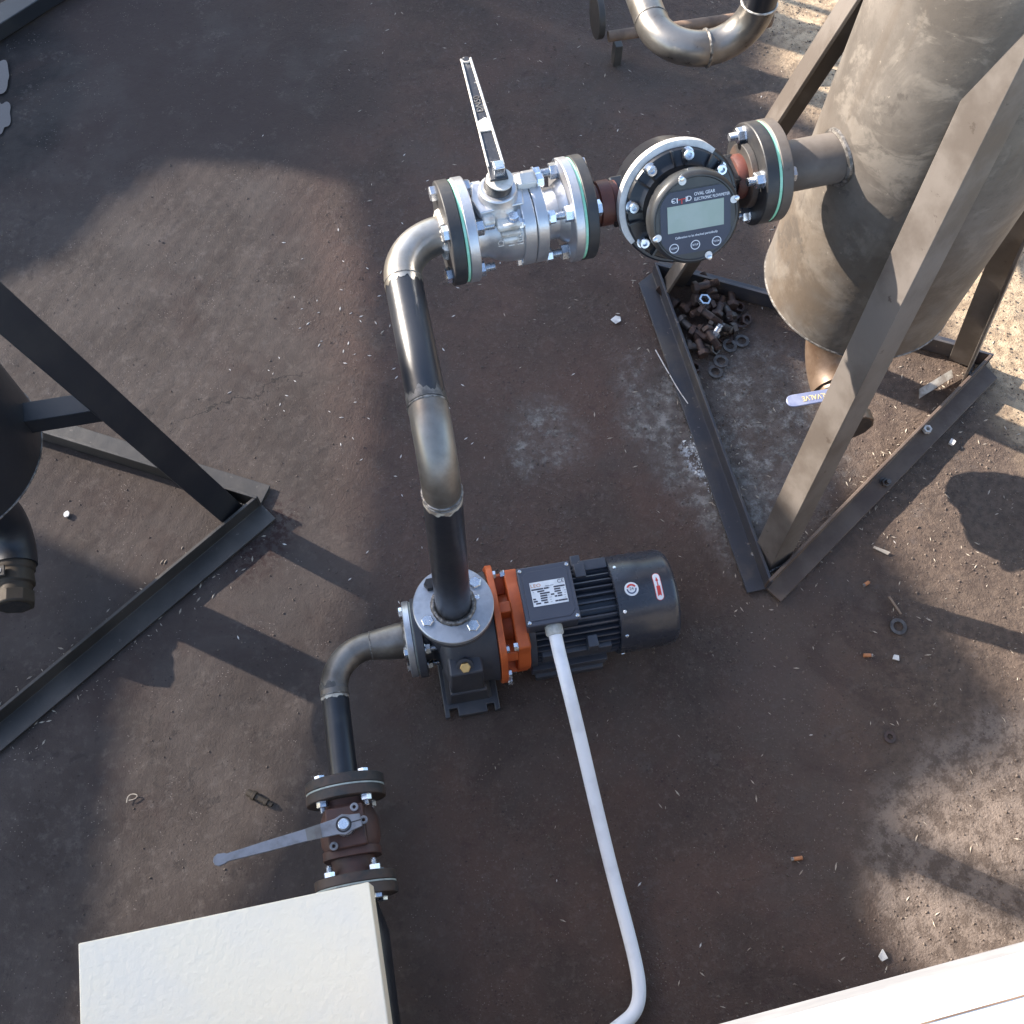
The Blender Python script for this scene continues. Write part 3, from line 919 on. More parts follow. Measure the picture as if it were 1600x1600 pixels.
# ------------------------------------------------------------------ valve line (local x runs along the pipe)
def line_thing(name, label, cat):
    return thing(name, label, cat, (0, LN, H), YAW)
valve = line_thing('ball_valve', 'silver flanged ball valve with upright black lever stamped DN50', 'valve')
MB().ring((.0845, 0, 0), X3, .0685, .03, .0035, 56).build('gasket', M['gasket'], valve)
MB().disc((.0885, 0, 0), X3, FR, .0145, 64).build('flange', M['silver'], valve)
b = MB().lathe([(.102, .044), (.110, .040), (.122, .042), (.138, .050), (.152, .053), (.168, .053)], (0, 0, 0), X3, 48)
b.build('body', M['silver'], valve)
def rsq(r, k, n=48):
    return [(r * math.cos(a) * (1 + k * abs(math.sin(2 * a)) ** 2), r * math.sin(a) * (1 + k * abs(math.sin(2 * a)) ** 2)) for a in [2 * math.pi * q / n for q in range(n)]]
MB().prism(rsq(.056, .10), (.1665, 0, 0), Y3, Z3, X3, 0, .0175).build('body_flange', M['silver'], valve, .0015)
MB().prism(rsq(.056, .10), (.1850, 0, 0), Y3, Z3, X3, 0, .0165).build('body_flange', M['silver'], valve, .0015)
MB().lathe([(.201, .040), (.206, .036), (.222, .035), (.230, .041), (.236, .044)], (0, 0, 0), X3, 44).build('end_piece', M['silver'], valve)
MB().disc((.2345, 0, 0), X3, FR, .0135, 64).build('flange', M['silver'], valve)
MB().ring((.2482, 0, 0), X3, .0685, .03, .0035, 56).build('gasket', M['gasket'], valve)
for k in range(4):
    a = math.pi / 4 + k * math.pi / 2
    link(NUT_S, 'nut', valve, (.2025, .0545 * math.cos(a), .0545 * math.sin(a)), rot_to(X3, k))
    link(CAP_S, 'bolt', valve, (.1660, .0545 * math.cos(a), .0545 * math.sin(a)), rot_to((-1, 0, 0), k))
VX = .142
b = MB()
b.lathe([(.030, .034), (.050, .031), (.056, .027), (.070, .025)], (VX, 0, 0), Z3, 28)
b.prism([(-.030, -.026), (.030, -.022), (.034, 0), (.030, .022), (-.030, .026), (-.036, 0)], (VX, 0, .046), X3, Y3, Z3, 0, .012)
b.build('bonnet', M['silver'], valve, .002)
b = MB()   # packing lugs stepping down the front
b.box((VX + .006, -.034, .040), (.034, .022, .010))
b.box((VX + .007, -.040, .031), (.028, .018, .008))
b.box((VX + .006, -.045, .022), (.022, .014, .009))
b.box((VX - .02, -.030, .046), (.016, .016, .012))
b.build('packing_lug', M['pale_worn'], valve, .003)
b = MB().lathe([(.056, .0185), (.075, .0185), (.078, .0165), (.086, .0165)], (VX, 0, 0), Z3, 28)
b.build('gland', M['lever_black'], valve, .001)
MB().lathe([(.0, .0178), (.0025, .0178)], (VX + .002, -.003, .087), Vector((0.05, -.12, 1)), 28).build('stop_washer', M['pale_worn'], valve, .0006)
link(CAP_S, 'bolt', valve, (VX + .013, -.033, .0455), rot_to(Z3))
MB().box((VX + .0415, .012, .056), (.028, .020, .018)).build('stop_lug', M['pale_worn'], valve, .002)
link(NUT_S, 'nut', valve, (VX + .056, .010, .057), rot_to(X3))
MB().box((VX + .001, 0, .101), (.014, .014, .022)).build('stem', M['zinc'], valve, .0015)
# lever: points away from the viewer (+Y)
lev = thing('tmp', '', '')
bpy.data.objects.remove(lev)
ly0, ly1 = -.010, .213
def lw(y):
    return .0100 + (.0062 - .0100) * max(0, (y - .02)) / (ly1 - .02)
yaw_fix = -.0395
LX = Vector((math.cos(yaw_fix), math.sin(yaw_fix), 0))
LY = Vector((-math.sin(yaw_fix), math.cos(yaw_fix), 0))
LO = Vector((VX, 0, .0965))
outl = [(-.012, ly0), (.012, ly0), (.0110, .03)] + [(lw(y), y) for y in (.08, .13, .18, .205)] + [(.0045, .2115), (0, ly1), (-.0045, .2115)] + [(-lw(y), y) for y in (.205, .18, .13, .08)] + [(-.0110, .03)]
handle = MB().prism(outl, LO, LX, LY, Z3, -.004, 0).build('handle', M['lever_black'], valve, .001)
b = MB()
for s in (-1, 1):
    ys = [.012, .05, .09, .13, .17, .206]
    for a, c in zip(ys, ys[1:]):
        p = LO + LX * (s * lw(a)) + LY * a + Z3 * .001
        q = LO + LX * (s * lw(c)) + LY * c + Z3 * .001
        b.cyl(p, q, .0017 if s > 0 else .0014, n=8)
b.torus(LO + LY * .2065 + Z3 * .001, Z3, .0068, .0016, 14, 8, .1, R_(0) + math.pi * 1.5, math.pi * 2.5)
b.build('rim', M['pale_worn'], handle)
MB().prism([(-.0092, .072), (.0092, .072), (.0088, .092), (.003, .096), (-.0088, .090)], LO, LX, LY, Z3, -.0005, .0018).build('paint_patch', M['pale_worn'], handle, .0005)
text('DN50', .0125, M['lever_clean'], handle, LO + LY * .122 + Z3 * .0002, LY, -LX, h=.0009, sx=.95)
# cast-in marks on the front of the body
fr = Vector((0, -.80, .60))
def body_text(s_, x_, size, ang):
    c = math.cos(ang)
    d = Vector((0, -math.sin(ang), math.cos(ang)))
    up = Vector((0, -math.cos(ang), -math.sin(ang)))
    text(s_, size, M['pale_worn'], valve, Vector((x_, 0, 0)) + d * .0535, up, X3, h=.0010, sx=.9)
body_text('06S01', .1600, .0125, R_(62))
body_text('15401', .1475, .0120, R_(62))
body_text('CI', .1335, .0115, R_(68))

meter = line_thing('flow_meter', 'black oval gear flowmeter with round digital display facing the viewer', 'flowmeter')
MB().disc((.2520, 0, 0), X3, FR, .0155, 64).build('flange', M['black_flange'], meter)
flange_bolts(meter, (0, 0, 0), (-1, 0, 0), .0545, -.2675, -.2340, 4, R_(45))
MB().lathe([(.267, .029), (.283, .028), (.285, .031), (.302, .031), (.304, .028), (.312, .028)], (0, 0, 0), X3, 40).build('nipple', M['red_brown'], meter)
MB().lathe([(.484, .028), (.490, .031), (.503, .031), (.507, .029)], (0, 0, 0), X3, 40).build('nipple', M['red_brown'], meter)
MB().disc((.5060, 0, 0), X3, FR, .0185, 64).build('flange', M['black_flange'], meter)
MB().lathe([(.497, .044), (.506, .046)], (0, 0, 0), X3, 40).build('flange_hub', M['rusty_flange'], meter, .001)
TH = R_(58.5)
N_ = Vector((-.05, -math.sin(TH), math.cos(TH))).normalized()
E2 = Vector((0, math.cos(TH), math.sin(TH)))
E1 = E2.cross(N_).normalized()
MC = Vector((.391, -.004, -.005))
for c_, d_ in (((-.062, .006, 0), (.046, .050, .052)), ((.070, .006, 0), (.058, .050, .052))):
    MB().box(MC + Vector(c_), d_).build('port_block', M['meter_black'], meter, .004)
MB().box(MC + Vector((-.070, -.0205, .0)) + N_ * .002, (.022, .012, .040), Matrix.Rotation(TH - math.pi / 2, 3, 'X')).build('port_plate', M['meter_ring'], meter, .002)
MB().lathe([(-.036, .062), (-.030, .074), (.038, .0800)], MC, N_, 56).build('chamber', M['meter_black'], meter, .001)
MB().lathe([(.030, .0805), (.032, .0832), (.042, .0832), (.0445, .0805)], MC, N_, 72).build('chamber_ring', M['meter_black'], meter)
V, Fc = [], []
NR = 44
for k in range(NR + 1):     # pale arc of the rim, upper left only
    a = R_(52 + (212 - 52) * k / NR)
    d = E1 * math.cos(a) + E2 * math.sin(a)
    e_ = min(1, k / 4, (NR - k) / 4)
    for q, rr in ((.031, .0834), (.031, .0834 + .0022 * e_), (.0448, .0834 + .0022 * e_), (.0448, .0765), (.0440, .0765)):
        V.append(MC + d * rr + N_ * q)
for k in range(NR):
    for q in range(4):
        Fc.append((k * 5 + q, (k + 1) * 5 + q, (k + 1) * 5 + q + 1, k * 5 + q + 1))
MB().add(V, Fc).build('pale_rim_arc', M['meter_ring'], meter)
MB().lathe([(.0435, .0770), (.048, .0765), (.051, .0745), (.053, .062), (.058, .056)], MC, N_, 72).build('cover', M['meter_black'], meter)
SOCK = MB().lathe([(0, .0072), (.0085, .0072), (.0100, .0062), (.0100, .0036), (.0060, .0034)], (0, 0, 0), Z3, 24, True).lathe([(0, .0090), (.0012, .0090)], (0, 0, -.0008), Z3, 24).mesh('socket_screw', M['zinc'], 30)
for k in range(8):
    a = R_(22.5 + 14 + 45 * k)
    d = E1 * math.cos(a) + E2 * math.sin(a)
    link(SOCK, 'socket_screw', meter, MC + d * .0690 + N_ * .0510, rot_to(N_, a))
rib = MB().box((0, 0, 0), (.022, .0028, .009)).mesh('cover_rib', M['meter_black'])
for k in range(16):
    a = R_(14 + 22.5 * k) + (R_(5) if k % 2 else -R_(5))
    d = E1 * math.cos(a) + E2 * math.sin(a)
    t_ = -E1 * math.sin(a) + E2 * math.cos(a)
    link(rib, 'cover_rib', meter, MC + d * .0655 + N_ * .0535, Matrix((d, t_, N_)).transposed().to_euler())
b = MB().lathe([(.030, .046), (.060, .0490), (.064, .0545), (.068, .0560), (.0810, .0560), (.0850, .0548), (.0878, .0515), (.0878, .0503), (.0862, .0490)], MC, N_, 80)
head = b.build('display_head', M['bezel'], meter)
FC = MC + N_ * .0860
def fpt(u, v, h=0.0):
    return FC + E1 * u + E2 * v + N_ * h
pan = []
for k in range(64):
    a = 2 * math.pi * k / 64
    u, v = .0478 * math.cos(a), .0478 * math.sin(a)
    u = max(-.043, min(.043, u))
    v = max(-.0405, min(.036, v))
    pan.append((u, v))
MB().prism(pan, FC, E1, E2, N_, .0001, .0012).build('panel', M['meter_panel'], head)
MB().prism(pan, FC, E1 * 1.03, E2 * 1.03, N_, .0, .0006).build('panel_edge', M['bezel'], head)
MB().prism([(-.0345, -.0125), (.0345, -.0125), (.0345, .0195), (-.0345, .0195)], FC, E1, E2, N_, .0010, .0018).build('screen', M['lcd'], head)
text('OVAL GEAR', .0056, M['print_white'], head, fpt(-.0015, .0295, .0012), E1, E2, sx=.85, align='LEFT')
text('ELECTRONIC FLOWMETER', .0050, M['print_white'], head, fpt(-.0015, .0235, .0012), E1, E2, sx=.72, align='LEFT')
lg = text('C', .0085, M['print_white'], head, fpt(-.0265, .0255, .0012), E1, E2)
b = MB()
for u, v, w, h_ in ((-.0268, .0255, .0028, .0009), (-.0221, .0255, .0011, .0060), (-.0112, .0255, .0011, .0060)):
    b.box(fpt(u, v, .0014), (w, .0004, h_), Matrix((E1, -N_, E2)).transposed())
b.build('logo', M['print_white'], head)
b = MB()
for u, v, w, h_ in ((-.0180, .0262, .0066, .0011), (-.0166, .0240, .0012, .0060), (-.0143, .0265, .0060, .0011)):
    b.box(fpt(u, v, .0014), (w, .0004, h_), Matrix((E1, -N_, E2)).transposed())
b.build('logo', M['ink_red'], head)
text('D', .0085, M['print_white'], head, fpt(-.0075, .0255, .0012), E1, E2)
text('Calibration to be checked periodically', .0039, M['print_white'], head, fpt(.0005, -.0195, .0012), E1, E2, sx=.88)
for u, s_ in ((-.0275, 'CLEAR'), (-.001, 'SETUP'), (.0255, 'TOTAL')):
    b = MB().ring(fpt(u, -.0315, .0010), N_, .0058, .0050, .0006, 36)
    b.build('button_ring', M['print_white'], head)
    text(s_, .0032, M['print_white'], head, fpt(u, -.0315, .0012), E1, E2, sx=.85)
for a in (108, 198, 288, 18):
    d = E1 * math.cos(R_(a)) + E2 * math.sin(R_(a))
    b = MB().lathe([(0, .0032), (.003, .0030), (.0036, .0022)], MC + d * .0530 + N_ * .0860, N_, 14)
    b.build('bezel_screw', M['zinc'], head)
    MB().lathe([(0, .0046), (.0012, .0046)], MC + d * .0495 + N_ * .0868, N_, 14).build('screw_recess', M['meter_ring'], head)

HK = 1.12
def scale_head(o):
    for v in o.data.vertices:
        q = v.co - MC
        dd = N_ * q.dot(N_)
        v.co = MC + dd + (q - dd) * HK + N_ * .016 + E1 * .003 - E2 * .003
    for c in o.children:
        scale_head(c)
scale_head(head)

# ------------------------------------------------------------------ tanks on three-legged stands
def lprof(o, ex, ey):
    pass
def tank(name, label, cx, cy, verts, zb, parts_mat, top=2.05, lz=1.10, cut=1.0, legs=(0, 1, 2), w=.044):
    leg_m, rail_ms = parts_mat
    t = thing(name, label, 'tank', (cx, cy, 0))
    C0 = Vector((cx, cy, 0))
    RT = .166
    prof = [(zb - .018, .05), (zb - .014, .10), (zb - .006, .145), (zb + .001, .161), (zb + .004, RT - .001), (zb + .010, RT), (top, RT), (top + .03, RT * .9), (top + .06, RT * .5), (top + .065, .02)]
    MB().lathe(prof, (0, 0, 0), Z3, 96).build('shell', M['tank'] if leg_m is M['leg'] else M['stand_black'], t)
    MB().torus((0, 0, zb + .004), Z3, RT - .001, .0022, 96, 8, .15).build('weld', M['weld'], t)
    # base rails: angle section, upright flange on the inner edge
    P = [Vector((x, y, 0)) - C0 for x, y in verts]
    for k in range(3):
        a, c = P[k], P[(k + 1) % 3]
        d = (c - a).normalized()
        n = Vector((d.y, -d.x, 0))
        if n.dot((a + c) / 2) < 0:
            n = -n
        hgt, th = .042, .006
        dz = .001 * k + .0006
        poly = [(-th, 0), (w - th, 0), (w - th, th), (0, th), (0, hgt), (-th, hgt)]
        mb = MB()
        V0 = [a + n * p + Z3 * (q + dz) + d * (.004 * k if p <= 0 else .008 * k) for p, q in poly]
        V1 = [c + n * p + Z3 * (q + dz) - d * (.001 if p <= 0 else .022 * (k != 2)) for p, q in poly]
        m_ = len(poly)
        mb.add(V0 + V1, [tuple(range(m_ - 1, -1, -1)), tuple(range(m_, 2 * m_))] + [(i, (i + 1) % m_, m_ + (i + 1) % m_, m_ + i) for i in range(m_)])
        mb.build('base_rail', rail_ms[k], t, .001)
    # legs: angle section, ridge outward
    for k in legs:
        r = P[k].normalized()
        foot_ = P[k] - r * .034 + Z3 * .008
        tp = r * (RT + .006) + Z3 * lz
        tp = foot_.lerp(tp, cut)
        ax = (tp - foot_).normalized()
        tg = Z3.cross(r).normalized()
        ou = ax.cross(tg)
        if ou.dot(r) < 0:
            ou = -ou
        a1, a2 = (-ou + tg).normalized(), (-ou - tg).normalized()
        W, th = .052, .006
        q = math.sqrt(2) * th
        poly = []
        def pt(v):
            return (v.dot(ou), v.dot(tg))
        pts = [Vector((0, 0, 0)), a1 * W, a1 * W + a2 * th, a1 * th + a2 * th, a2 * W + a1 * th, a2 * W]
        poly = [pt(v) for v in pts]
        MB().sweep(poly, foot_, tp, ou, tg).build('leg', leg_m, t, .001)
        fw = MB()
        for sg in (a1, a2):
            for i in range(9):
                pp = foot_ + sg * (W * (i + .5) / 9) + Vector((0, 0, .002 + random.uniform(0, .003)))
                fw.lathe([(0, .0035), (.003 + random.uniform(0, .003), .0045), (.007, .002)], pp - Z3 * .004, Z3, 7)
        fw.build('foot_weld', M['weld'], t)
        MB().tube(smooth([tp + a1 * W - ax * .06, tp + a1 * (W * .9) - ax * .01, tp + a1 * (W * .5) + ax * .004], 2), .005, 8).build('weld', leg_m, t)
    return t, P
tk, TP = tank('steel_tank', 'tall grey steel tank on a three-legged angle iron stand', .805, .400,
          [(.6165, .0047), (.5939, .7938), (1.2564, .4167)], .425, (M['leg'], (M['rail_dark'], M['rail_dark'], M['rail_dusty'])))
# nozzle toward the flowmeter
T0 = Vector((0, LN, H)) - Vector((.805, .400, 0))
MB().disc(T0 + U2 * .5290, U2, FR, .0165, 64).build('flange', M['leg'], tk)
MB().ring(T0 + U2 * .5250, U2, .0690, .03, .0038, 56).build('gasket', M['gasket'], tk)
MB().cyl(T0 + U2 * .545, T0 + U2 * .665, .0355, n=40).build('nozzle', M['leg'], tk)
nz = []
for k in range(41):     # saddle weld where the nozzle meets the shell
    a = 2 * math.pi * k / 40
    side = Vector((-U2.y, U2.x, 0))
    p = T0 + side * (.0365 * math.cos(a)) + Z3 * (.0365 * math.sin(a))
    B_ = p.dot(U2)
    Cc = Vector((p.x, p.y)).length_squared - .1665 ** 2
    nz.append(p + U2 * (-B_ - math.sqrt(B_ * B_ - Cc)))
MB().tube(nz, .0052, 8, False).build('weld', M['weld'], tk)
flange_bolts(tk, T0, (-U2).to_tuple(), .0545, -.5455, -.5045, 4, R_(40))
# bottom outlet
b = MB().lathe([(.0, .062), (.02, .060), (.06, .046)], (0, 0, .425), -Z3, 36)
oe = arc((0, 0, .205), -Z3, -Y3, .085, 12)
b.tube([(0, 0, .37)] + oe, .045, 28)
b.build('outlet_pipe', M['outlet'], tk)
dv = thing('drain_valve', 'small brown drain valve with blue lever under the grey tank', 'valve', (.805, .315, .205))
MB().lathe([(-.002, .040), (.012, .041), (.016, .036), (.03, .038), (.05, .043), (.068, .040), (.072, .044), (.094, .044)], (0, 0, 0), -Y3, 10).build('body', M['outlet'], dv, .001)
MB().lathe([(0, .0385), (.0008, .0385)], (0, -.0945, 0), -Y3, 24).build('bore', M['dark_bolt'], dv)
MB().cyl((0, -.045, .036), (0, -.045, .062), .010, n=16).build('stem', M['zinc'], dv)
hx = [(.016, -.011), (.016, .011), (-.02, .0125), (-.118, .0125)] + [(-.118 - .0125 * math.sin(R_(a)), .0125 * math.cos(R_(a))) for a in range(20, 180, 20)] + [(-.118, -.0125), (-.02, -.0125)]
bl = MB().prism(hx[::-1], (0, -.045, .058), X3, Y3, Z3, 0, .004).build('handle', M['blue_lever'], dv, .001)
text('SALVALVE', .0150, M['gold_text'], bl, (-.072, -.045, .0622), -X3, -Y3, h=.0005, sx=.86)

lt, LP = tank('dark_tank', 'black tank on a dark three-legged stand at the left edge', -.779, .363,
          [(-.335, .378), (-1.203, -.216), (-1.005, .757)], .40, (M['stand_black'], (M['rail_left'], M['stand_black'], M['rail_left'])), .72, 1.24, .63, (0,), .050)
r = LP[0].normalized()
f0, f1 = LP[0] - r * .034, r * .172
s_ = .37
pz = f0.lerp(f1, s_) + Z3 * (1.24 * s_)
MB().box((pz + r * .166 + Z3 * (pz.z)) / 2 if False else Vector(((pz.x - .045 + r.x * .14) / 2, pz.y * .5 + r.y * .07, pz.z)), ((pz.x - .045 - .14), .036, .036)).build('brace', M['stand_black'], lt, .001)
b = MB().tube([(0, 0, .40)] + arc((.0, .0, .110), -Z3, -Y3, .075, 12), .040, 28)
b.build('outlet_pipe', M['stand_black'], lt)
bv = thing('brass_valve', 'dull brass outlet valve under the black tank at the left edge', 'valve', (-.779, .290, .110))
MB().lathe([(-.002, .036), (.014, .036), (.018, .033), (.042, .036), (.046, .031), (.060, .031)], (0, 0, 0), -Y3, 28).build('body', M['dull_brass'], bv, .001)
MB().lathe([(0, .036), (.022, .036), (.025, .033)], (0, -.060, 0), -Y3, 8).build('hex_end', M['dull_brass'], bv, .001)
MB().lathe([(0, .026), (.0006, .026)], (0, -.0853, 0), -Y3, 20).build('bore', M['dark_bolt'], bv)
MB().box((-.028, -.028, .040), (.055, .020, .005)).build('handle', M['rail_left'], bv, .001)
text('D', .02, M['lever_grey'], bv, (-.012, -.028, .0428), X3, Y3, h=.0006)

# ------------------------------------------------------------------ suction side
AXL = AX
PU = Vector((math.cos(-.0203), math.sin(-.0203), 0))
PW = Vector((math.sin(-.0203), -math.cos(-.0203), 0))
suc = thing('suction_pipe', 'short black suction pipe with bare elbow left of the pump', 'pipe', (0, 0, 0))
so = Vector((0, 0, AXL))
MB().disc(so - PU * .0895, PU, .0685, .0125, 64).build('flange', M['machined'], suc)
MB().ring(so - PU * .0768, PU, .066, .03, .0024, 48).build('gasket', M['pale_gasket'], suc)
flange_bolts(suc, so, PU, .0535, -.0895, -.0580, 4, R_(42), BOLT_S, NUT_S)
MB().torus(so - PU * .0900, PU, .034, .0048, 56, 8, .25).build('weld', M['weld'], suc)
MB().tube([so - PU * .088, so - PU * .105, so - PU * .150, so - PU * .156], [.0325, .0325, .0262, .0255], 32).build('reducer', M['bare_steel'], suc)
cor = so - PU * .2277
ee = arc(cor, -PU, PW, .072, 16)
MB().tube([so - PU * .151] + ee + [cor + PW * .082], .0247, 32).build('elbow', M['bare_steel'], suc)
MB().torus(so - PU * .1535, PU, .0250, .0016, 56, 8, .25).build('weld', M['weld'], suc)
MB().torus(cor + PW * .080, PW, .0246, .0014, 56, 8, .25).build('weld', M['weld'], suc)
MB().tube([cor + PW * .078, cor + PW * .226], .0241, 32).build('pipe', M['black_pipe'], suc)
ragged(suc, cor + PW * .081, PW, .0246, .006, .006, M['burnt'], 4)
ragged(suc, cor + PW * .070, -PW, .0251, .010, .008, M['burnt_dark'], 5)
ragged(suc, so - PW * .156, -PU, .0258, .012, .010, M['burnt_dark'], 6)
MB().torus(cor + PW * .2255, PW, .0262, .0042, 56, 8, .25).build('weld', M['weld'], suc)
MB().disc(cor + PW * .2270, PW, .0665, .0165, 56).build('flange', M['rusty_flange'], suc)
flange_bolts(suc, cor, PW, .0510, .2270, .2640, 4, R_(45), BOLT_S, NUT_S)

iv = thing('inlet_valve', 'rusty brown flanged valve with long grey lever above the white box', 'valve', (0, 0, 0))
MB().ring(cor + PW * .2440, PW, .0655, .03, .0026, 48).build('gasket', M['pale_gasket'], iv)
MB().disc(cor + PW * .2470, PW, .0665, .0165, 56).build('flange', M['rusty_flange'], iv)
MB().lathe([(.263, .042), (.272, .038), (.284, .044), (.300, .049), (.330, .049), (.342, .044)], cor, PW, 36).build('body', M['rusty_valve'], iv)
MB().prism(rsq(.047, .12), cor, PU, Z3, PW, .342, .356).build('body_flange', M['rusty_valve'], iv, .001)
MB().lathe([(.355, .036), (.372, .034), (.384, .040)], cor, PW, 32).build('end_piece', M['rusty_valve'], iv)
MB().disc(cor + PW * .3835, PW, .0665, .0155, 56).build('flange', M['rusty_flange'], iv)
ctr = cor + PW * .3115
MB().box(ctr + Z3 * .046, (.062, .066, .020)).build('top_plate', M['rusty_valve'], iv, .003)
for dx, dy in ((.018, .027), (-.022, -.027), (.030, .004)):
    MB().ring(ctr + Vector((dx, dy, .056)), Z3, .0068, .0028, .0055, 20).build('collar', M['lever_grey'], iv, .0006)
MB().lathe([(.05, .016), (.070, .016), (.072, .0085), (.0855, .0085)], ctr, Z3, 24).build('stem', M['zinc'], iv, .0008)
hdir = Vector((-.1985, -.0145, 0)).normalized()
hside = Vector((hdir.y, -hdir.x, 0))
ho = ctr + Z3 * .078
ol = [(-.028, -.010), (-.028, .010), (-.012, .0125), (.0, .0165), (.012, .0125), (.03, .0115), (.05, .0098), (.12, .0085), (.185, .0062), (.190, .0085)]
ol += [(.198 + .0098 * math.cos(R_(a)), .0098 * math.sin(R_(a))) for a in (120, 80, 40, 0, -40, -80, -120)]
ol += [(p, -q) for p, q in ol[9:1:-1]]
hd = MB().prism(ol, ho, hdir, hside, Z3, -.003, .0025).build('handle', M['lever_grey'], iv, .0008)
MB().prism([(.036, -.0109), (.060, -.0097), (.060, .0097), (.036, .0109)], ho, hdir, hside, Z3, .0018, .0029).build('worn_band', M['lever_clean'], hd)
MB().ring(ho + Z3 * .0018, Z3, .0125, .0098, .0010, 28).build('slot_ring', M['dark_bolt'], hd)
MB().box(ho - hdir * .020 + Z3 * .0024, (.016, .0018, .0008), Matrix.Rotation(math.atan2(hdir.y, hdir.x), 3, 'Z')).build('clamp_slot', M['dark_bolt'], hd)

sup = thing('supply_pipe', 'dark supply pipe half hidden under the white box', 'pipe', (0, 0, 0))
MB().ring(cor + PW * .3995, PW, .0655, .03, .0026, 48).build('gasket', M['pale_gasket'], sup)
MB().disc(cor + PW * .4025, PW, .0665, .0165, 56).build('flange', M['rusty_flange'], sup)
flange_bolts(sup, cor, (-PW).to_tuple(), .0510, -.4190, -.3830, 4, R_(45), BOLT_S, NUT_S)
MB().lathe([(.418, .030), (.430, .032), (.475, .044), (1.05, .044)], cor, PW, 40).build('pipe', M['black_pipe'], sup)

# ------------------------------------------------------------------ white box
BZ = .70
box = thing('white_box', 'white textured sheet metal box at the bottom left corner', 'box', (-.315, -.56, BZ))
MB().box((0, -.040, -.025), (.3105, .296, .050)).build('cover', M['white_box'], box, .0015)
b = MB()
for sx in (-.13, .10):
    b.box((sx, -.165, -.375), (.03, .03, .648))
b.build('leg', M['stand_black'], box)

# ------------------------------------------------------------------ white ledge at the lower right
led = thing('white_ledge', 'sunlit white ledge across the bottom right corner', 'ledge', (1.0, -1.0, .9))
LA = Vector((.9995, .030, 0))
lb = Vector((-.030, .9995, 0))
def lpt(a, d, z):
    return Vector((.184 - 1.0, -.6555 + 1.0, 0)) + LA * a + lb * d + Z3 * z
b = MB().prism([(-1.2, -.9), (2.4, -.9), (2.4, 0), (-1.2, 0)], lpt(0, 0, 0), LA, lb, Z3, -.02, .018)
b.build('slab', M['wall_white'], led, .002)
MB().prism([(-1.2, -.06), (2.4, -.06), (2.4, -.003), (-1.2, -.003)], lpt(0, 0, 0), LA, lb, Z3, -.15, -.0205).build('fascia', M['ledge_shade'], led)
MB().prism([(-1.2, -.030), (2.4, -.030), (2.4, -.0285), (-1.2, -.0285)], lpt(0, 0, 0), LA, lb, Z3, .0182, .0188).build('seam', M['rust_rod'], led)
MB().prism([(-1.2, -.9), (2.4, -.9), (2.4, -.12), (-1.2, -.12)], lpt(0, 0, 0), LA, lb, Z3, -.9, -.0205).build('wall', M['block_wall'], led)

M['raw_steel'] = mk('raw_steel', (.25, .235, .215), .33, .8, (.15, .135, .12), 10, .4, .66, (.07, .06, .05), 40, .64, .2, 160, rvar=.1)
# ------------------------------------------------------------------ far pipe at the top
fp = thing('bent_pipe', 'shiny bent steel pipe hanging at the top edge', 'pipe', (.532, .815, 0))
q0 = Vector((0, .0, .60))
ra = .078
a1 = arc((0, 0, .60), -Y3, X3, ra, 14)
a2 = arc((2 * ra, 0, .60), X3, Z3, ra, 14)
r_ = .030
MB().tube([(0, .75, .60), (0, ra + .002, .60)], r_ - .0004, 36).build('pipe', M['raw_steel'], fp)
MB().tube([(0, ra + .006, .60)] + a1, r_, 36).build('elbow', M['raw_steel'], fp)
MB().tube(a2 + [(2 * ra, 0, .60 + ra + .006)], r_, 36).build('elbow', M['raw_steel'], fp)
MB().torus((ra, 0, .60), X3, r_ + .0003, .0026, 64, 8, .25).build('weld', M['weld'], fp)
MB().torus((0, ra + .004, .60), Y3, r_, .0014, 64, 8, .3).build('weld', M['weld'], fp)
MB().torus((2 * ra, 0, .60 + ra + .004), Z3, r_, .0018, 64, 8, .3).build('weld', M['weld_bright'], fp)
MB().tube([(2 * ra, 0, .60 + ra + .004), (2 * ra, 0, 1.5)], r_ - .0004, 36).build('pipe', M['black_pipe'], fp)

rod = thing('rust_rod', 'rusty round bar with end discs lying behind the bent pipe', 'rod', (.62, 1.44, .10))
MB().cyl((.02, 0, 0), (.42, -.005, .01), .013, n=20).build('bar', M['rust_rod'], rod)
MB().disc((.42, -.005, .01), X3, .032, .012, 32).build('end_disc', M['rust_rod'], rod)
MB().disc((-.005, .05, .02), X3, .052, .016, 40).build('end_disc', M['rail_left'], rod)
MB().box((.055, .02, -.07), (.02, .03, .06)).build('foot', M['rail_left'], rod, .002)

rl2 = MB().sweep([(-.03, 0), (.03, 0), (.03, .04), (-.03, .04)], Vector((-1.5, 1.36, .002)), Vector((-.45, 2.16, .002)), Vector((.6, -.8, 0)), Z3).build('steel_bar', M['stand_black'], None, .002)
tag(rl2, 'black steel bar on the ground at the upper left corner', 'bar')

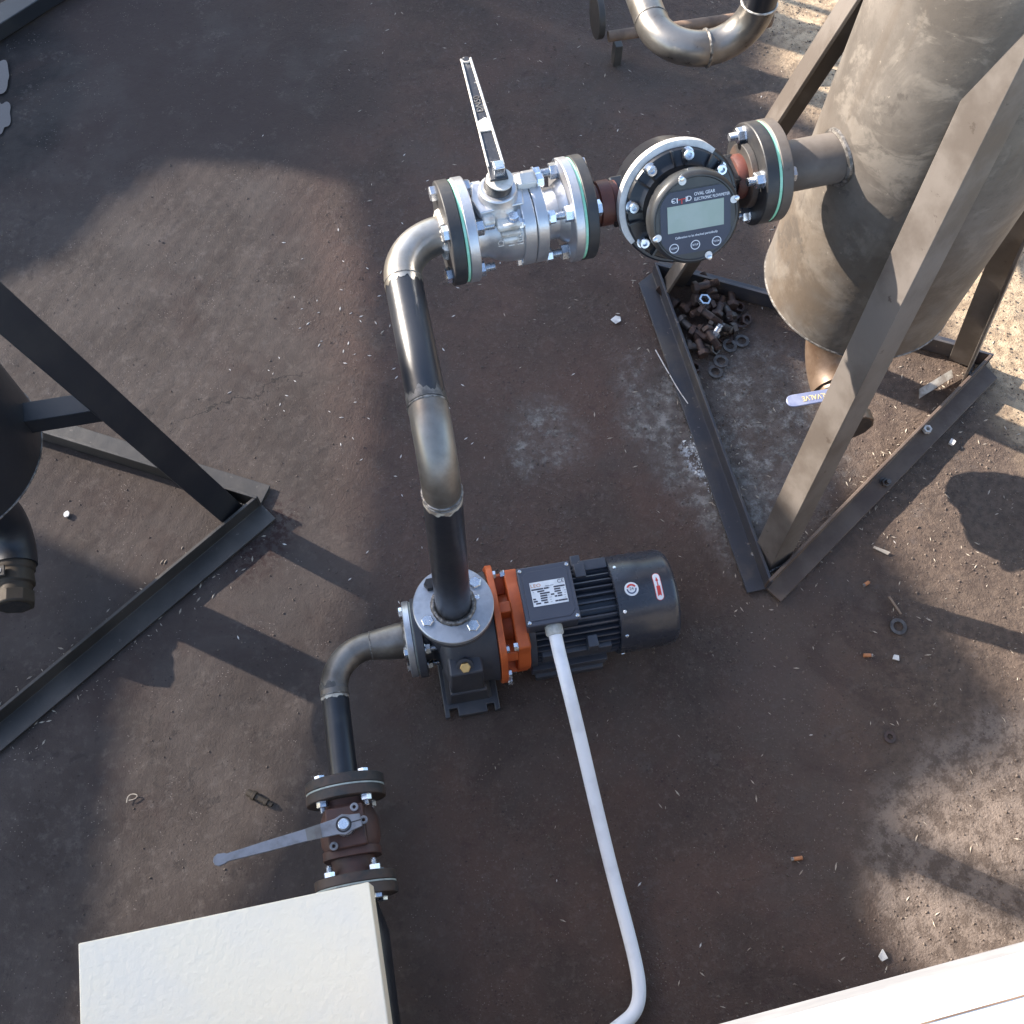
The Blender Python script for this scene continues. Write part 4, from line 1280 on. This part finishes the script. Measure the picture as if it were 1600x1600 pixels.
# ------------------------------------------------------------------ loose hardware and litter
def drop(name, me, x, y, z, rot, label, cat, group=None):
    o = bpy.data.objects.new(name, me)
    COL.objects.link(o)
    o.location = (x, y, z + gh(x, y))
    o.rotation_euler = rot
    return tag(o, label, cat, group)
RB = [bolt_mesh(.025, .011, .050, .0085, M['rust_bolt'], 'rusty_bolt'), bolt_mesh(.025, .011, .042, .0085, M['dull_bolt'], 'rusty_bolt')]
RN = MB().ring((0, 0, -.006), Z3, .0135, .0085, .012, 6).mesh('rusty_nut', M['rust_bolt'], 30)
RND = MB().ring((0, 0, -.006), Z3, .0135, .0085, .012, 6).mesh('dull_nut', M['dull_bolt'], 30)
RW = MB().ring((0, 0, -.0014), Z3, .0165, .0098, .0028, 32).mesh('washer', M['dull_bolt'], 30)
RWR = MB().ring((0, 0, -.0014), Z3, .0165, .0098, .0028, 32).mesh('washer', M['rust_bolt'], 30)
rnd = random.Random(11)
piles = [(.668, .704, .048, 5, 0), (.700, .700, .030, 95, 0), (.664, .681, .036, 3, 0), (.690, .668, .022, 200, 0), (.747, .672, .012, 80, 0), (.733, .640, .012, 100, 1), (.618, .699, .012, 120, 0),
         (.624, .645, .014, 300, 1), (.640, .610, .018, 320, 0), (.668, .650, .034, 310, 0), (.690, .622, .020, 315, 1), (.645, .560, .013, 95, 0), (.668, .600, .024, 280, 0), (.702, .645, .022, 60, 0),
         (.726, .606, .012, 190, 1), (.640, .675, .020, 30, 0), (.712, .665, .013, 150, 0), (.624, .580, .010, 350, 1)]
for x, y, z, a, k in piles:
    drop('rusty_bolt', RB[k], x, y, z + .006, (R_(90) + rnd.uniform(-.15, .15), 0, R_(a + 90)), 'rusty hex bolt in the loose pile beside the tank stand', 'bolt', 'rusty bolts in the pile by the tank stand')
for x, y in ((.711, .594), (.745, .580), (.664, .513), (.683, .536), (.714, .572), (.757, .628)):
    drop('washer', RW if rnd.random() < .6 else RWR, x, y, .0045 + rnd.uniform(0, .003), (rnd.uniform(-.1, .1), rnd.uniform(-.1, .1), 0), 'flat steel washer on the ground at the edge of the bolt pile', 'washer', 'washers beside the bolt pile')
for x, y, z, t in ((.763, .665, .008, .3), (.768, .630, .010, .5), (.621, .530, .007, .2), (.655, .612, .022, 1.0), (.733, .636, .02, .9)):
    drop('rusty_nut', RN, x, y, z, (t, t * .6, rnd.random()), 'rusty hex nut lying in the bolt pile', 'nut', 'rusty nuts in the bolt pile')
drop('bright_nut', MB().ring((0, 0, -.006), Z3, .0140, .0098, .012, 6).mesh('bright_nut', M['zinc'], 30), .674, .668, .052, (.12, .1, .4), 'bright hex nut on top of the rusty bolt pile', 'nut')
drop('bright_nut', MB().ring((0, 0, -.006), Z3, .0130, .0095, .012, 6).mesh('bright_nut', M['dull_bolt'], 30), .675, .566, .010, (.5, .5, .2), 'dull bright nut standing tilted at the front of the bolt pile', 'nut')
drop('bright_bolt', bolt_mesh(.022, .010, .02, .008, M['zinc'], 'bright_bolt'), .684, .596, .03, (1.1, .2, 2.2), 'short bright bolt head in the middle of the pile', 'bolt')
drop('washer', RW, .851, -.118, .004, (.03, .02, 0), 'single flat washer on bare dirt right of the motor', 'washer')
drop('washer', MB().ring((0, 0, -.001), Z3, .0115, .0055, .0022, 28).mesh('washer', M['rust_bolt'], 30), .759, -.319, .004, (0, .04, 0), 'small dark washer half buried on the right', 'washer')
# on the dusty rail
o = drop('loose_nut', MB().ring((0, 0, -.004), Z3, .0095, .005, .009, 6).mesh('loose_nut', M['paper'], 30), 1.059, .280, .018, (.1, .05, .3), 'pale nut resting on the front base rail', 'nut')
o = drop('loose_bolt', MB().hex((0, 0, 0), Z3, .017, .008).ring((0, 0, -.002), Z3, .012, .004, .002, 20).cyl((0, 0, .006), (0, 0, .018), .005, n=14).mesh('loose_bolt', M['dull_bolt'], 30), .930, .180, .012, (.25, .1, 0), 'small bolt and nut standing on the dusty base rail', 'bolt')
b = MB().prism([(-.05, -.008), (.045, -.010), (.055, .006), (-.035, .009)], (0, 0, 0), X3, Y3, Z3, 0, .004)
drop('iron_offcut', b.mesh('iron_offcut', M['offcut']), 1.118, .385, .012, (.08, -.05, R_(22)), 'bright steel offcut under the right leg of the stand', 'offcut')
def butt(x, y, a, L, label):
    t = thing('cigarette_butt', label, 'cigarette butt', (x, y, gh(x, y) + .0045), R_(a))
    MB().lathe([(0, .0036), (L * .75, .0038), (L * .76, .0036)], (-L / 2, 0, 0), X3, 14).build('filter', M['butt'], t)
    MB().lathe([(0, .0035), (L * .12, .0032), (L * .25, .0026)], (-L / 2 - L * .22, 0, 0), X3, 12).build('burnt_end', M['ash'], t)
butt(.524, -.491, -4, .020, 'orange cigarette butt alone on dark ground at lower right')
butt(.769, -.161, 168, .018, 'orange cigarette butt below the single washer')
butt(.823, -.020, 20, .014, 'short cigarette butt near the corner of the tank stand')
def scrap(name, x, y, pts, m, label, cat, h=.0012, z=.003):
    b = MB()
    V = [(p[0], p[1], rnd.uniform(0, .003)) for p in pts]
    n = len(V)
    b.add(V + [(p[0], p[1], p[2] + h) for p in V], [tuple(range(n - 1, -1, -1)), tuple(range(n, 2 * n))] + [(k, (k + 1) % n, n + (k + 1) % n, n + k) for k in range(n)])
    return drop(name, b.mesh(name, m), x, y, z, (0, 0, rnd.random() * 6), label, cat)
scrap('paper_scrap', .484, .687, [(-.010, -.008), (.006, -.012), (.011, .002), (.003, .012), (-.007, .008)], M['paper'], 'torn white paper scrap left of the tank stand', 'paper scrap')
scrap('stone_chip', .614, -.671, [(-.008, -.007), (.007, -.006), (.009, .003), (-.002, .008)], M['paper'], 'pale stone chip near the bottom right ledge', 'stone', .004)
scrap('stone_chip', .823, -.177, [(-.006, -.005), (.007, -.004), (.005, .006), (-.004, .005)], M['paper'], 'small white stone chip beside a cigarette butt', 'stone', .004)
scrap('white_chip', -.722, .434, [(.007 * math.cos(a), .006 * math.sin(a)) for a in [k * .7 for k in range(9)]], M['paper'], 'round white chip inside the dark stand', 'chip', .003)
scrap('wood_chip', .874, .040, [(-.017, -.003), (.016, -.004), (.018, .002), (-.014, .004)], M['straw'], 'pale flat wood chip right of the stand corner', 'wood chip', .002)
scrap('wood_chip', .858, -.076, [(-.021, -.0025), (.020, -.003), (.020, .003), (-.020, .002)], M['rust_rod'], 'brown wood splinter above the single washer', 'wood chip', .003)
scrap('white_chip', 1.105, .245, [(-.006, -.005), (.006, -.004), (.005, .006), (-.005, .006)], M['paper'], 'white chip just outside the front base rail', 'chip', .006)
nip = thing('brass_nipple', 'small dull brass fitting on the slab left of the suction pipe', 'fitting', (-.399, -.200, gh(-.4, -.2) + .007), R_(-38))
MB().lathe([(-.024, .0062), (-.014, .0062), (-.013, .0085), (-.007, .0085), (-.006, .0055), (.012, .0050), (.013, .0065), (.018, .0065), (.019, .0042), (.028, .0038)], (0, 0, 0), X3, 12).build('body', M['dull_brass'], nip)
wire = MB()
wire.tube(smooth([(-.012, -.003, .003), (-.005, .006, .004), (.004, .005, .004), (.011, -.003, .004), (.003, -.006, .003), (-.007, -.002, .004)], 2), .0009, 6)
drop('wire_curl', wire.mesh('wire_curl', M['straw']), -.620, -.154, .002, (0, 0, .4), 'curl of bright wire on the slab at lower left', 'wire')
stx = MB().tube(smooth([(.545, .583, .014), (.556, .530, .0125), (.559, .519, .012)], 1), .0013, 6)
stx.tube(smooth([(.559, .516, .013), (.568, .475, .012), (.579, .440, .011)], 1), .0012, 6)
o = stx.build('straw_stem', M['husk'])
tag(o, 'broken pale straw lying along the dark base rail', 'straw')
pile_ = MB()

# countless litter: clods, chips of straw and husks
def flakes(name, n, region, size, m, seed, thin=.35, flat=.25):
    rd = random.Random(seed)
    b = MB()
    for _ in range(n):
        x, y, k = region(rd)
        s = size(rd) * k
        a = rd.random() * 6.283
        ca, sa = math.cos(a), math.sin(a)
        z = gh(x, y) + .0006
        t = s * thin
        h = max(.0006, s * flat)
        pts = [(-s, 0, 0), (0, -t, 0), (s, 0, .2 * h), (0, t, 0), (rd.uniform(-.3, .3) * s, 0, h)]
        V = [(x + p * ca - q * sa, y + p * sa + q * ca, z + w) for p, q, w in pts]
        b.add(V, [(0, 1, 4), (1, 2, 4), (2, 3, 4), (3, 0, 4)])
    me = bpy.data.meshes.new(name)
    me.from_pydata(b.v, [], b.f)
    me.materials.append(m)
    o = bpy.data.objects.new(name, me)
    COL.objects.link(o)
    o['kind'] = 'stuff'
    return o
def reg_right(rd):
    while True:
        x, y = rd.uniform(-.05, 1.9), rd.uniform(-.9, 1.9)
        if rd.random() < .25 + .75 * min(1, max(0, (x - .3) / .8)):
            return x, y, 1
def reg_all(rd):
    while True:
        x, y = rd.uniform(-1.0, 1.9), rd.uniform(-.9, 1.9)
        if x > -.12 or rd.random() < .22:
            return x, y, 1
o = flakes('dirt_clods', 16000, reg_right, lambda rd: .0010 + .0032 * rd.random() ** 4, M['clod'], 1, .8, .8)
tag(o, 'loose crumbs of dark earth scattered over the yard', 'dirt', None, 'stuff')
o = flakes('fine_grit', 16000, reg_all, lambda rd: .0008 + .0022 * rd.random() ** 3, M['clod'], 8, .8, .9)
tag(o, 'fine crumbs of grit over the whole yard floor', 'grit', None, 'stuff')
o = flakes('straw_chips', 2600, reg_right, lambda rd: .0018 + .006 * rd.random() ** 4, M['straw'], 2, .22, .2)
tag(o, 'fine straw and wood chips scattered on the ground', 'straw litter', None, 'stuff')
def reg_husk(rd):
    c = rd.choice([(-.10, .82, .09), (-.12, .76, .08), (-.05, .95, .16), (-.08, .60, .16), (.05, .62, .25), (.3, -.3, .35), (-.02, .45, .15), (.4, .9, .4)])
    return c[0] + rd.gauss(0, c[2]), c[1] + rd.gauss(0, c[2]), 1
def reg_rail(rd):
    a_, b_ = rd.choice([((.616, .0), (1.256, .41)), ((.616, .005), (.594, .79)), ((-.335, .37), (-.85, .0))])
    k = rd.random()
    return a_[0] + (b_[0] - a_[0]) * k + rd.gauss(0, .035), a_[1] + (b_[1] - a_[1]) * k + rd.gauss(0, .035), 1
def reg_powder(rd):
    k = rd.random()
    x, y = .585 + .012 * k + rd.gauss(0, .012), .36 - .13 * k + rd.gauss(0, .02)
    return x, y, 1
o = flakes('spilled_powder', 1500, reg_powder, lambda rd: .001 + .0026 * rd.random() ** 2, M['powder'], 6, .9, .9)
for v in o.data.vertices:
    v.co.z += .0075 if .553 < v.co.x < .612 - (v.co.y - .3) * .03 else 0
tag(o, 'white powder spilled on the dark base rail beside the slab', 'powder', None, 'stuff')
o = flakes('rail_litter', 900, reg_rail, lambda rd: .0015 + .0055 * rd.random() ** 3, M['straw'], 5, .3, .3)
tag(o, 'chaff and crumbs gathered along the base rails', 'litter', None, 'stuff')
o = flakes('white_husks', 105, reg_husk, lambda rd: .0030 + .0028 * rd.random(), M['husk'], 3, .3, .25)
tag(o, 'small white grain husks scattered around the pipes', 'husks', None, 'stuff')
